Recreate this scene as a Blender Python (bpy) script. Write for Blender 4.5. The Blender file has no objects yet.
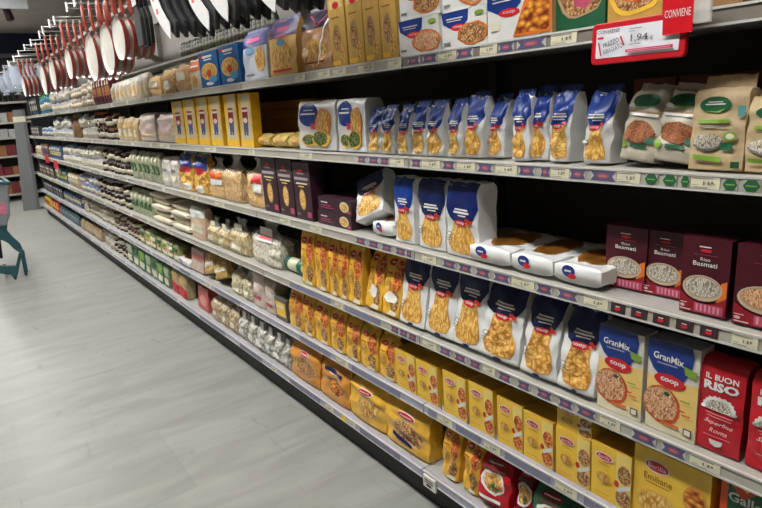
import bpy, bmesh, math, random
import numpy as np
from mathutils import Vector, Matrix, noise
random.seed(7)
C = bpy.context.scene.collection
PI = math.pi
# ------------------------------------------------------------------ camera
H = 1.58
F = 605.05
YAW, PITCH, ROLL = 0.605710541, -0.252891418, -0.0751498265
CX, CY = 381.0, 254.0
def _rot():
    c, s = math.cos, math.sin
    fwd = np.array([s(YAW)*c(PITCH), c(YAW)*c(PITCH), s(PITCH)])
    right = np.array([c(YAW), -s(YAW), 0]); up = np.cross(right, fwd)
    r = c(ROLL)*right + s(ROLL)*up; u = -s(ROLL)*right + c(ROLL)*up
    return r, u, fwd
RR, UU, FF = _rot()
cam_d = bpy.data.cameras.new('camera'); cam = bpy.data.objects.new('camera', cam_d); C.objects.link(cam)
cam_d.sensor_width = 36; cam_d.lens = F/762*36; cam_d.clip_start = .02
M = Matrix.Identity(4)
for i in range(3):
    M[i][0], M[i][1], M[i][2] = RR[i], UU[i], -FF[i]
M[2][3] = H
cam.matrix_world = M
bpy.context.scene.camera = cam
def ypos(px, X, Z):            # where along the aisle a line (X, *, Z) crosses an image column
    a = (px-CX)*FF - F*RR
    return -(a[0]*X + a[2]*(Z-H))/a[1]
def zpos(py, X, Y):            # height on the upright line (X, Y, *) at an image row
    a = (py-CY)*FF + F*UU
    return H - (a[0]*X + a[1]*Y)/a[2]
# ------------------------------------------------------------------ shelf measures
D = 1.272
BAY = 1.33
Y0 = 1.634
LIPB = {1: 1.667, 2: 1.341, 3: 1.016, 4: .693, 5: .415, 6: .146}
LIPH = .034
DECK = {k: v+LIPH for k, v in LIPB.items()}
FRONT = {1: D, 2: D, 3: D, 4: D, 5: D, 6: 1.246}
BACK = 1.74
SN = {1: 'top shelf', 2: 'second shelf', 3: 'third shelf', 4: 'fourth shelf', 5: 'fifth shelf', 6: 'bottom shelf'}
# ------------------------------------------------------------------ materials
_m = {}
def nodes(name):
    m = bpy.data.materials.new(name); m.use_nodes = True
    nt = m.node_tree; b = nt.nodes['Principled BSDF']
    return m, nt, b
def lin(c):
    return tuple((x/12.92 if x <= .04045 else ((x+.055)/1.055)**2.4) for x in (v/255 for v in c))
def pm(rgb, rough=.5, var=.06, scale=25, metal=0, coat=0, bump=0, emit=0):
    """plain painted, printed or plastic surface with a slight noise in tone"""
    key = (rgb, rough, var, scale, metal, coat, bump, emit)
    if key in _m: return _m[key]
    m, nt, b = nodes('surface_%02x%02x%02x' % rgb)
    c = lin(rgb)
    n = nt.nodes.new('ShaderNodeTexNoise'); n.inputs['Scale'].default_value = scale; n.inputs['Detail'].default_value = 3
    t = nt.nodes.new('ShaderNodeTexCoord'); nt.links.new(t.outputs['Object'], n.inputs['Vector'])
    r = nt.nodes.new('ShaderNodeValToRGB')
    r.color_ramp.elements[0].position = .3; r.color_ramp.elements[1].position = .7
    r.color_ramp.elements[0].color = tuple(max(0, x*(1-var*2)) for x in c)+(1,)
    r.color_ramp.elements[1].color = tuple(min(1, x*(1+var)) for x in c)+(1,)
    nt.links.new(n.outputs['Fac'], r.inputs['Fac']); nt.links.new(r.outputs['Color'], b.inputs['Base Color'])
    b.inputs['Roughness'].default_value = rough; b.inputs['Metallic'].default_value = metal
    b.inputs['Coat Weight'].default_value = coat; b.inputs['Coat Roughness'].default_value = .15
    if bump:
        bp = nt.nodes.new('ShaderNodeBump'); bp.inputs['Strength'].default_value = bump; bp.inputs['Distance'].default_value = .01
        nt.links.new(n.outputs['Fac'], bp.inputs['Height']); nt.links.new(bp.outputs['Normal'], b.inputs['Normal'])
    if emit:
        b.inputs['Emission Color'].default_value = c+(1,); b.inputs['Emission Strength'].default_value = emit
    _m[key] = m
    return m
def food(lo, mid, hi, scale=90, stretch=(1, 1, 1), rough=.4, bump=.5):
    """grains, noodles and pasta shapes: cells with dark gaps"""
    key = ('food', lo, mid, hi, scale, stretch)
    if key in _m: return _m[key]
    m, nt, b = nodes('food')
    t = nt.nodes.new('ShaderNodeTexCoord'); mp = nt.nodes.new('ShaderNodeMapping')
    mp.inputs['Scale'].default_value = stretch; mp.inputs['Rotation'].default_value = (.5, .4, .7)
    v = nt.nodes.new('ShaderNodeTexVoronoi'); v.inputs['Scale'].default_value = scale
    v.feature = 'F1'
    ns = nt.nodes.new('ShaderNodeTexNoise'); ns.inputs['Scale'].default_value = scale*.4
    ad = nt.nodes.new('ShaderNodeMixRGB'); ad.inputs[0].default_value = .03
    nt.links.new(t.outputs['Object'], mp.inputs['Vector']); nt.links.new(mp.outputs['Vector'], ns.inputs['Vector'])
    nt.links.new(mp.outputs['Vector'], ad.inputs[1]); nt.links.new(ns.outputs['Color'], ad.inputs[2])
    nt.links.new(ad.outputs[0], v.inputs['Vector'])
    r = nt.nodes.new('ShaderNodeValToRGB'); e = r.color_ramp.elements
    e[0].position = .05; e[0].color = lin(hi)+(1,)
    e[1].position = .75; e[1].color = lin(lo)+(1,)
    k = e.new(.42); k.color = lin(mid)+(1,)
    nt.links.new(v.outputs['Distance'], r.inputs['Fac']); nt.links.new(r.outputs['Color'], b.inputs['Base Color'])
    b.inputs['Roughness'].default_value = rough
    bp = nt.nodes.new('ShaderNodeBump'); bp.inputs['Strength'].default_value = bump; bp.inputs['Distance'].default_value = .004; bp.invert = True
    nt.links.new(v.outputs['Distance'], bp.inputs['Height']); nt.links.new(bp.outputs['Normal'], b.inputs['Normal'])
    _m[key] = m
    return m
def film(alpha=.16, tint=(235, 235, 230), rough=.12):
    key = ('film', alpha, tint, rough)
    if key in _m: return _m[key]
    m = bpy.data.materials.new('clear_film'); m.use_nodes = True; nt = m.node_tree; nt.nodes.clear()
    o = nt.nodes.new('ShaderNodeOutputMaterial'); mx = nt.nodes.new('ShaderNodeMixShader')
    tr = nt.nodes.new('ShaderNodeBsdfTransparent'); p = nt.nodes.new('ShaderNodeBsdfPrincipled')
    p.inputs['Base Color'].default_value = lin(tint)+(1,); p.inputs['Roughness'].default_value = rough
    t = nt.nodes.new('ShaderNodeTexCoord'); n = nt.nodes.new('ShaderNodeTexNoise'); n.inputs['Scale'].default_value = 45
    nt.links.new(t.outputs['Object'], n.inputs['Vector'])
    bp = nt.nodes.new('ShaderNodeBump'); bp.inputs['Strength'].default_value = .6; bp.inputs['Distance'].default_value = .01
    nt.links.new(n.outputs['Fac'], bp.inputs['Height']); nt.links.new(bp.outputs['Normal'], p.inputs['Normal'])
    mx.inputs[0].default_value = alpha
    nt.links.new(tr.outputs[0], mx.inputs[1]); nt.links.new(p.outputs[0], mx.inputs[2]); nt.links.new(mx.outputs[0], o.inputs[0])
    _m[key] = m
    return m
# ------------------------------------------------------------------ objects
def tag(o, label=None, cat=None, group=None, kind=None):
    if label: o['label'] = label
    if cat: o['category'] = cat
    if group: o['group'] = group
    if kind: o['kind'] = kind
    return o
def empty(name, loc=(0, 0, 0)):
    o = bpy.data.objects.new(name, None); C.objects.link(o); o.location = loc; o.empty_display_size = .05
    return o
class MB:
    def __init__(s): s.v = []; s.f = []; s.mi = []; s.mats = []; s.sm = []
    def m(s, mat):
        if mat not in s.mats: s.mats.append(mat)
        return s.mats.index(mat)
    def add(s, vs, fs, mat, smooth=False):
        b = len(s.v); k = s.m(mat)
        s.v += [tuple(v) for v in vs]
        for f in fs:
            s.f.append(tuple(b+i for i in f)); s.mi.append(k); s.sm.append(smooth)
    def box(s, x0, x1, y0, y1, z0, z1, mat, mats=None):
        vs = [(x, y, z) for x in (x0, x1) for y in (y0, y1) for z in (z0, z1)]
        fs = [(0, 1, 3, 2), (4, 6, 7, 5), (0, 4, 5, 1), (2, 3, 7, 6), (0, 2, 6, 4), (1, 5, 7, 3)]  # -x +x -y +y -z +z
        if mats is None: s.add(vs, fs, mat)
        else:
            for f, mm in zip(fs, mats): s.add(vs, [f], mm)
    def prism(s, pts, a, b, mat, axis='y'):
        n = len(pts)
        if axis == 'y': vs = [(p[0], a, p[1]) for p in pts]+[(p[0], b, p[1]) for p in pts]
        elif axis == 'x': vs = [(a, p[0], p[1]) for p in pts]+[(b, p[0], p[1]) for p in pts]
        else: vs = [(p[0], p[1], a) for p in pts]+[(p[0], p[1], b) for p in pts]
        fs = [tuple(range(n)), tuple(range(2*n-1, n-1, -1))]
        fs += [(i, i+n, (i+1) % n+n, (i+1) % n) for i in range(n)]
        s.add(vs, fs, mat)
    def tube(s, path, r, mat, n=8, r2=None):
        path = [Vector(p) for p in path]; vs = []; fs = []
        for i, p in enumerate(path):
            t = (path[min(i+1, len(path)-1)]-path[max(i-1, 0)]).normalized()
            a = t.cross(Vector((0, 0, 1)) if abs(t.z) < .9 else Vector((1, 0, 0))).normalized(); b = t.cross(a)
            rr = r if r2 is None else r+(r2-r)*i/(len(path)-1)
            for k in range(n):
                q = 2*PI*k/n; vs.append(p+a*math.cos(q)*rr+b*math.sin(q)*rr)
        for i in range(len(path)-1):
            for k in range(n): fs.append((i*n+k, i*n+(k+1) % n, (i+1)*n+(k+1) % n, (i+1)*n+k))
        fs.append(tuple(range(n-1, -1, -1))); fs.append(tuple(range((len(path)-1)*n, len(path)*n)))
        s.add(vs, fs, mat, True)
    def lathe(s, prof, mat, n=20, c=(0, 0), axis='z', caps=True):
        vs = []; fs = []
        for r, z in prof:
            for k in range(n):
                q = 2*PI*k/n; p = (c[0]+r*math.cos(q), c[1]+r*math.sin(q), z)
                vs.append(p if axis == 'z' else (p[2], p[0], p[1]))
        for i in range(len(prof)-1):
            for k in range(n): fs.append((i*n+k, i*n+(k+1) % n, (i+1)*n+(k+1) % n, (i+1)*n+k))
        if caps and prof[0][0] > 1e-5: fs.append(tuple(range(n-1, -1, -1)))
        if caps and prof[-1][0] > 1e-5: fs.append(tuple(range((len(prof)-1)*n, len(prof)*n)))
        s.add(vs, fs, mat, True)
    def build(s, name, parent=None, bevel=0):
        me = bpy.data.meshes.new(name); me.from_pydata(s.v, [], s.f)
        for m in s.mats: me.materials.append(m)
        me.polygons.foreach_set('material_index', s.mi); me.polygons.foreach_set('use_smooth', s.sm)
        bm = bmesh.new(); bm.from_mesh(me)
        me.update(); bm.free()
        o = bpy.data.objects.new(name, me); C.objects.link(o)
        if parent: o.parent = parent
        if bevel:
            md = o.modifiers.new('edges', 'BEVEL'); md.width = bevel; md.segments = 2; md.limit_method = 'ANGLE'; md.angle_limit = math.radians(50)
        return o
def copy_tree(o, parent=None):
    c = o.copy(); C.objects.link(c)
    if parent: c.parent = parent
    for ch in list(o.children): copy_tree(ch, c)
    return c
# ------------------------------------------------------------------ printed artwork, laid on a front surface front(u, v)
_txt = {}
def text_mesh(s, bold=0, shear=0):
    k = (s, bold, shear)
    if k in _txt: return _txt[k]
    cu = bpy.data.curves.new('lettering', 'FONT'); cu.body = s; cu.size = 1; cu.resolution_u = 2; cu.offset = bold; cu.shear = shear
    o = bpy.data.objects.new('lettering', cu); C.objects.link(o)
    me = o.evaluated_get(bpy.context.evaluated_depsgraph_get()).to_mesh()
    vs = np.array([v.co[:2] for v in me.vertices]); fs = [tuple(p.vertices) for p in me.polygons]
    bpy.data.objects.remove(o); bpy.data.curves.remove(cu)
    x0, y0 = vs.min(0); x1, y1 = vs.max(0)
    vs = (vs-[(x0+x1)/2, (y0+y1)/2])/(y1-y0)
    _txt[k] = (vs, fs); return _txt[k]
def stamp(mb, front, w, h, art, nrm=(-1, 0, 0), flat=False, lay0=0):
    nv = Vector(nrm); lay = lay0
    for a in art:
        lay += 1; off = nv*((.0007 if flat else .0016)+(.00035 if flat else .0005)*lay)
        if a[0] == 'e':
            _, cx, cy, rx, ry, mat = a[:6]; rot = a[6] if len(a) > 6 else 0
            n = 22; rings = (1,) if flat else (.34, .68, 1); pts = [(cx, cy)]; fs = []
            for rg in rings:
                for k in range(n):
                    q = 2*PI*k/n; ex, ey = rx*rg*math.cos(q)*w, ry*rg*math.sin(q)*h
                    pts.append((cx+(ex*math.cos(rot)-ey*math.sin(rot))/w, cy+(ex*math.sin(rot)+ey*math.cos(rot))/h))
            for k in range(n): fs.append((0, 1+k, 1+(k+1) % n))
            for j in range(len(rings)-1):
                for k in range(n):
                    p, q = 1+j*n+k, 1+j*n+(k+1) % n; fs.append((p, p+n, q+n, q))
        elif a[0] in 'pr':
            if a[0] == 'r': poly = [(a[1], a[2]), (a[3], a[2]), (a[3], a[4]), (a[1], a[4])]; mat = a[5]
            else: poly, mat = a[1], a[2]
            if flat: pts = poly; fs = [tuple(range(len(poly)))]
            else:
                bm = bmesh.new(); bm.faces.new([bm.verts.new((x, y, 0)) for x, y in poly])
                bmesh.ops.triangulate(bm, faces=bm.faces[:])
                for _ in range(5):
                    ed = [e for e in bm.edges if ((e.verts[0].co.x-e.verts[1].co.x)**2+(e.verts[0].co.y-e.verts[1].co.y)**2) > .009]
                    if not ed: break
                    bmesh.ops.subdivide_edges(bm, edges=ed, cuts=1); bmesh.ops.triangulate(bm, faces=bm.faces[:])
                bm.verts.index_update()
                pts = [(v.co.x, v.co.y) for v in bm.verts]; fs = [tuple(v.index for v in f.verts) for f in bm.faces]; bm.free()
        else:
            _, s, cx, cy, hv, mat = a[:6]; op = a[6] if len(a) > 6 else {}
            vs, fs = text_mesh(s, op.get('bold', .0), op.get('shear', 0))
            sx = op.get('sx', 1); rot = op.get('rot', 0); pts = []
            if 'width' in op:
                sx = op['width']*w/((vs[:, 0].max()-vs[:, 0].min())*hv*h)
            for x, y in vs:
                ex, ey = x*hv*h*sx, y*hv*h
                pts.append((cx+(ex*math.cos(rot)-ey*math.sin(rot))/w, cy+(ex*math.sin(rot)+ey*math.cos(rot))/h))
        mb.add([front(u, v)+off for u, v in pts], fs, mat, not flat)
def blob(cx, cy, rx, ry, n=14, amp=.12, seed=0):
    r = random.Random(seed)
    return [(cx+rx*(1+r.uniform(-amp, amp))*math.cos(2*PI*k/n), cy+ry*(1+r.uniform(-amp, amp))*math.sin(2*PI*k/n)) for k in range(n)]
# ------------------------------------------------------------------ package bodies (front faces -x, origin at the middle of the base)
def box_mesh(w, d, h, fm, art=(), side=None, top=None, sideart=()):
    mb = MB(); side = side or fm; top = top or fm
    mb.box(-d/2, d/2, -w/2, w/2, 0, h, fm, [fm, fm, side, side, fm, top])
    stamp(mb, lambda u, v: Vector((-d/2, w*(.5-u), h*v)), w, h, art, flat=True)
    if sideart: stamp(mb, lambda u, v: Vector((d*(u-.5), -w/2, h*v)), d, h, sideart, nrm=(0, -1, 0), flat=True)
    return mb
def profile(kind):
    def df(v):
        if kind == 'gusset':
            return 1-.05*v if v < .62 else (.97*(1-((v-.62)/.38)**1.6)+.14*((v-.62)/.38)**1.6)
        if kind == 'block':                    # tall square bag, top folded nearly flat
            return .96+.04*math.sin(PI*v) if v < .88 else .96-.4*((v-.88)/.12)**2
        if kind == 'pillow':
            return max(.06, math.sin(PI*min(max(v, .01), .99))**.55)
        if kind == 'sack':
            return (.8+.2*min(1, v/.15)) if v < .7 else (1-((v-.7)/.3)**2*.72)
        return 1
    def wf(v):
        if kind == 'gusset': return 1-.04*max(0, v-.5)-.02*math.sin(PI*v*2)
        if kind == 'pillow': return .95+.05*abs(2*v-1)
        if kind == 'sack': return .95+.05*math.sin(PI*v)-.1*max(0, v-.7)
        return 1
    return df, wf
def bag_mesh(w, d, h, mat, art=(), kind='gusset', wr=.004, seed=0, side=None, edge=.25, crease=.0, nu=13, nt=22):
    df, wf = profile(kind); side = side or mat
    if kind == 'block': nt = 42
    def W(a, b): return wr*noise.noise(Vector((a*3.1+seed*7.3, b*6.2, seed*1.7)))*2
    def front(u, v):
        return Vector((-d/2*df(v)*(1-edge*abs(2*u-1)**4)+W(u, v)*min(1, v*6), w*wf(v)*(.5-u)+W(v, u+5)*.6, h*v*(1+.0*u)+(W(u*1.7, 9)*1.2 if v > .96 else 0)))
    def back(u, v):
        p = front(u, v); return Vector((-p.x, p.y, p.z))
    mb = MB(); vs = []; n = 0
    rings = []
    for j in range(nt):
        v = j/(nt-1); ring = [front(i/(nu-1), v) for i in range(nu)]
        rp = ring[-1]; lp = ring[0]
        ring += [Vector((0, rp.y+(crease*w*max(0, v-.3)), rp.z))]
        ring += [back(1-i/(nu-1), v) for i in range(nu)]
        ring += [Vector((0, lp.y-(crease*w*max(0, v-.3)), lp.z))]
        rings.append(ring)
    n = len(rings[0])
    for r in rings: vs += r
    ff, fs = [], []
    for j in range(nt-1):
        for k in range(n):
            q = (j*n+k, j*n+(k+1) % n, (j+1)*n+(k+1) % n, (j+1)*n+k)
            (ff if k < nu-1 or nu+1 <= k < 2*nu else fs).append(tuple(reversed(q)))
    mb.add(vs, ff+[tuple(range(n))]+[tuple(range(n*nt-1, n*nt-n-1, -1))], mat, True)
    mb.add(vs, fs, side, True)
    stamp(mb, front, w, h, art)
    return mb, front
def seal_mesh(w, h, sh, mat, seed=0, tilt=.3):
    """the crimped strip along the top of a bag"""
    mb = MB(); vs = []; n = 16
    for j in range(3):
        for i in range(n):
            u = i/(n-1)
            vs.append((tilt*sh*j/2+.002*math.sin(i*1.9+seed)*(j), w*.94*(.5-u), h-.003+sh*j/2+.003*noise.noise(Vector((u*4, seed, j)))))
    top = [(v[0]+.002, v[1], v[2]) for v in vs]; k = len(vs)
    fs = [(j*n+i, j*n+i+1, (j+1)*n+i+1, (j+1)*n+i) for j in range(2) for i in range(n-1)]
    bf = [tuple(reversed([q+k for q in f])) for f in fs]
    mb.add(vs+top, fs+bf, mat, True)
    return mb
# ------------------------------------------------------------------ placing on a shelf
REP = []
def hlimit(s, h, d, lean, dz=0, extra=0):
    if s == 1: return h
    g = LIPB[s-1]-.004-DECK[s]-dz-.006-extra-d*abs(math.sin(math.radians(lean)))
    return min(h, g/math.cos(math.radians(lean)))
def spot(s, xl, xr, yt, dx=.03, dz=0):
    """front edge read off against the shelf deck: centre, width and height in metres"""
    X = FRONT[s]+dx; Z = DECK[s]+dz
    yl, yr = ypos(xl, X, Z), ypos(xr, X, Z)
    yc = (yl+yr)/2
    h = zpos(yt, X, yc)-Z if yt is not None else None
    return X, yc, Z, yl-yr, h
def settle(o, X, yc, Z, d, lean=0, turn=0, roll=0, w=0):
    l, t, r = math.radians(lean), math.radians(turn), math.radians(roll)
    o.rotation_euler = (r, l, t)
    o.location = (X+d/2, yc, Z+.0012+d/2*abs(math.sin(l))+w/2*abs(math.sin(r))+(.012 if abs(roll) > 15 else 0))
    return o
ORD = ['first', 'second', 'third', 'fourth', 'fifth', 'sixth', 'seventh', 'eighth', 'ninth', 'tenth', 'eleventh', 'twelfth', 'thirteenth', 'fourteenth', 'fifteenth', 'sixteenth', 'seventeenth', 'eighteenth', 'nineteenth', 'twentieth']+['twenty-'+x for x in ('first', 'second', 'third', 'fourth', 'fifth', 'sixth', 'seventh', 'eighth', 'ninth')]
# ------------------------------------------------------------------ colours
WHITE = pm((228, 228, 224), .38, .03); BLUE = pm((26, 56, 132), .35, .06); NAVY = pm((18, 30, 82), .35, .05)
RED = pm((206, 34, 44), .4, .05); DRED = pm((150, 22, 38), .4, .06); INK = pm((30, 30, 34), .5, .02); GREYINK = pm((120, 120, 118), .5, .02)
CREAM = pm((232, 226, 200), .5, .03); YEL = pm((244, 196, 62), .42, .05); LYEL = pm((244, 214, 120), .4, .05); ORG = pm((226, 120, 40), .42, .08)
GREEN = pm((28, 92, 58), .45, .08); LGREEN = pm((130, 168, 60), .45, .06); KRAFT = pm((196, 172, 132), .7, .06, 60); TAN = pm((206, 178, 120), .5, .08)
PINK = pm((196, 80, 110), .5, .12, 60); TOMATO = pm((196, 52, 36), .4, .1)
PASTA = food((196, 136, 50), (232, 184, 92), (250, 222, 150), 120, (1, 1, .5))
PASTAF = food((200, 146, 60), (236, 192, 100), (252, 226, 160), 170, (1, .5, 1))
PENNE = food((176, 116, 44), (228, 174, 84), (248, 216, 140), 110, (1.6, .6, .7))
RICE = food((140, 126, 104), (214, 206, 190), (240, 236, 226), 240, (1, 1, .6))
GRAIN = food((176, 106, 66), (226, 176, 130), (246, 224, 192), 210, (1, 1, .6))
SEED = food((120, 60, 30), (178, 108, 62), (206, 146, 96), 260)
SALAD = food((104, 72, 40), (186, 130, 76), (234, 206, 156), 130)
SOUP = food((160, 56, 26), (214, 116, 50), (242, 190, 110), 90)
HERB = food((30, 46, 22), (84, 110, 52), (200, 190, 100), 110)
NEST = food((170, 116, 44), (220, 172, 88), (240, 212, 140), 110, (1, 1, .4))
BAKE = food((120, 40, 14), (214, 130, 40), (246, 196, 90), 45, (.6, 1, 1.6))
# ------------------------------------------------------------------ artwork
def logo(cx, cy, rx, ry, word='coop', rot=0, rim=None):
    a = []
    if rim: a.append(('e', cx, cy, rx*1.12, ry*1.2, rim, rot))
    a.append(('e', cx, cy, rx, ry, RED, rot))
    a.append(('t', word, cx, cy, ry*1.0, WHITE, {'bold': .02, 'width': rx*1.35, 'rot': rot}))
    return a
def art_coop(food_m=PASTA, top=1.0, cap=None, split=.56, icon=True, foot=True, bw=1):
    cap = cap or BLUE
    pear = [(.28, split+.02), (.72, split+.02), (.75, .42), (.85, .28), (.89, .17), (.81, .075), (.5, .045), (.21, .075), (.12, .17), (.16, .28), (.25, .42)]
    a = [('p', [(.02, top), (.98, top), (1.0, split+.2), (.86, split+.06), (.72, split), (.28, split), (.14, split+.06), (0, split+.2)], cap)]
    a += [('p', [(.5+(x-.5)*1.07, y-.006 if y < .1 else y) for x, y in pear], pm((226, 158, 60), .4, .05)), ('p', pear, food_m)]
    a += [('r', .28, split+.17, .74, split+.19, WHITE), ('r', .26, split+.13, .78, split+.155, WHITE), ('r', .4, split+.095, .7, split+.11, WHITE)]
    a += logo(.5, split, .2, .042)
    a += [('e', .8, split+.03, .07, .028, TOMATO), ('e', .73, split+.055, .06, .024, TOMATO)]
    if icon: a += [('e', .14, .3, .075, .03, GREYINK), ('e', .14, .3, .055, .022, WHITE), ('r', .07, .235, .2, .245, GREYINK), ('r', .09, .21, .2, .22, GREYINK)]
    if foot: a += [('e', .56, .025, .11, .018, NAVY)]
    return a
def art_basmati(rice=RICE, words=('Riso', 'Basmati')):
    a = [('r', .36, .885, .6, .9, WHITE), ('e', .5, .845, .12, .022, RED), ('r', .26, .79, .74, .794, PINK)]
    a += [('t', words[0], .5, .735, .04, WHITE, {'width': .2})]
    if len(words) > 1: a += [('t', words[1], .5, .675, .058, WHITE, {'width': .5, 'bold': .01})]
    a += [('p', [(.02, .02), (.02, .28), (.2, .2), (.5, .14), (.8, .2), (.98, .4), (.98, .02)], DRED), ('p', [(.78, .2), (.98, .28), (.98, .5), (.86, .46)], ORG)]
    a += [('e', .48, .36, .42, .17, pm((206, 180, 150), .4, .05)), ('e', .48, .375, .38, .14, pm((170, 150, 128), .4, .05)), ('e', .48, .375, .36, .125, rice)]
    a += [('r', .34, .04, .94, .165, PINK)]
    for k in range(6): a.append(('r', .38+.09*k, .06, .42+.09*k, .15, pm((226, 150, 170), .5)))
    a += [('e', .1, .1, .05, .02, pm((220, 190, 200))), ('r', .05, .05, .28, .062, WHITE), ('r', .05, .14, .2, .148, WHITE)]
    return a
def art_granmix():
    gold = pm((246, 210, 124), .4, .06, 8)
    a = [('p', [(.0, .0), (1, .0), (1, .62), (.7, .6), (.35, .52), (0, .62)], gold), ('p', [(0, 0), (1, 0), (1, .12), (0, .16)], pm((236, 226, 190), .4))]
    a += [('p', [(0, 1), (.86, 1), (.9, .9), (.85, .74), (.72, .62), (.5, .56), (.3, .6), (.12, .68), (0, .8)], BLUE)]
    a += [('p', blob(.32, .3, .38, .21, 18, .05, 3), pm((206, 84, 40), .4, .1)), ('p', blob(.3, .31, .345, .185, 18, .06, 4), GRAIN), ('e', .42, .44, .06, .022, GREEN)]
    a += [('e', .46, .585, .31, .075, RED, -.05), ('t', 'coop', .46, .585, .06, WHITE, {'bold': .03, 'width': .36, 'rot': -.05})]
    a += [('t', 'GranMix', .42, .83, .075, WHITE, {'width': .6, 'rot': -.05, 'bold': .02}), ('r', .2, .755, .6, .77, pm((150, 160, 200)))]
    a += [('p', [(.72, .8), (.98, .77), (.96, .69), (.76, .71)], LGREEN), ('r', .78, .06, .94, .14, NAVY), ('r', .8, .07, .92, .13, CREAM), ('r', .34, .1, .7, .135, ORG)]
    a += [('r', .7, .42, .88, .435, LGREEN), ('r', .74, .27, .9, .29, ORG), ('r', .7, .31, .8, .325, TOMATO)]
    return a
def art_riso():
    a = [('t', 'IL BUON', .5, .83, .062, WHITE, {'bold': .025, 'width': .7}), ('t', 'RISO', .5, .735, .095, WHITE, {'bold': .045, 'width': .76})]
    sun = [(.1, .47)]+[(.5+.42*math.cos(q)*(1 if k % 2 else .93), .47+.17*math.sin(q)*(1 if k % 2 else .9)) for k, q in enumerate([PI-PI*i/22 for i in range(23)])]+[(.9, .47)]
    a += [('p', sun, WHITE), ('p', [(.18, .475)]+[(.5+.32*math.cos(PI-PI*i/12), .475+.12*math.sin(PI-PI*i/12)) for i in range(1, 12)]+[(.82, .475)], RICE)]
    a += [('r', .2, .43, .82, .437, pm((236, 180, 180))), ('r', .24, .4, .8, .407, pm((236, 180, 180)))]
    a += [('t', 'Superfino', .52, .335, .06, WHITE, {'shear': .4, 'width': .66, 'rot': -.05}), ('t', 'Roma', .52, .25, .05, WHITE, {'shear': .4, 'width': .4, 'rot': -.05})]
    a += [('r', .2, .185, .8, .19, pm((236, 180, 180))), ('p', [(.34, .15), (.66, .15), (.62, .1), (.5, .075), (.38, .1)], WHITE)]
    return a
def art_egg(red_photo=True):
    ph = SOUP if red_photo else SALAD
    a = [('r', .64, 0, 1, .98, pm((240, 214, 120), .4)), ('e', .84, .62, .16, .17, ph), ('e', .82, .2, .18, .16, ph), ('e', .66, .42, .06, .06, TOMATO), ('p', [(.68, .35), (1, .5), (1, .42), (.7, .28)], WHITE)]
    a += [('e', .34, .8, .23, .075, WHITE), ('e', .34, .8, .2, .058, RED), ('t', 'Barilla', .34, .8, .06, WHITE, {'width': .28})]
    a += [('r', .2, .66, .5, .675, pm((190, 120, 30))), ('e', .33, .42, .17, .1, pm((214, 160, 60), .4)), ('e', .33, .42, .14, .08, NEST), ('r', .12, .12, .5, .13, pm((200, 140, 30)))]
    return a
def art_yellowbag(k=0):
    a = [('p', blob(.74, .66, .24, .26, 12, .15, k), SOUP), ('p', blob(.7, .24, .24, .18, 12, .18, k+3), SALAD), ('e', .3, .84, .2, .06, RED), ('r', .2, .83, .4, .85, WHITE)]
    a += [('p', blob(.26, .46, .17, .13, 10, .1, k+9), pm((214, 160, 60))), ('p', blob(.26, .46, .13, .1, 10, .1, k+8), NEST), ('r', .12, .66, .44, .68, pm((170, 60, 30))), ('p', [(.4, .02), (.9, .02), (.9, .08), (.6, .1)], CREAM)]
    return a
# ------------------------------------------------------------------ product makers
def box(name, label, cat, group, s, xl, xr, yt, d, fm, art, dx=.03, lean=0, side=None, top=None, dz=0, turn=0, roll=0, h=None, w=None, sideart=(), Y=None):
    X, yc, Z, w0, h0 = spot(s, xl, xr, yt, dx, dz)
    w = w or w0; h = hlimit(s, h or h0, d, lean, dz); yc = Y if Y is not None else yc
    o = box_mesh(w, d, h, fm, art, side, top, sideart).build(name, bevel=.0016)
    settle(o, X, yc, Z, d, lean, turn, roll, 0)
    tag(o, label, cat, group); REP.append((label, w, d, h, yc))
    return o
def bag(name, label, cat, group, s, xl, xr, yt, d, mat, art, kind='gusset', dx=.03, lean=0, side=None, wr=.004, seal=None, dz=0, turn=0, roll=0, seed=1, h=None, w=None, edge=.25, crease=.0, sh=.02):
    X, yc, Z, w0, h0 = spot(s, xl, xr, yt, dx, dz)
    w = w or w0; h = hlimit(s, h or h0, d, lean, dz, (sh if seal else .004)+(w or w0)*abs(math.sin(math.radians(roll))))
    mb, fr = bag_mesh(w, d, h, mat, art, kind, wr, seed, side, edge, crease)
    o = mb.build(name)
    if seal: seal_mesh(w, h, sh, seal, seed).build('top_seal', o)
    settle(o, X, yc, Z, d, lean, turn, roll, w if roll else 0)
    tag(o, label, cat, group); REP.append((label, w, d, h, yc))
    return o
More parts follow.
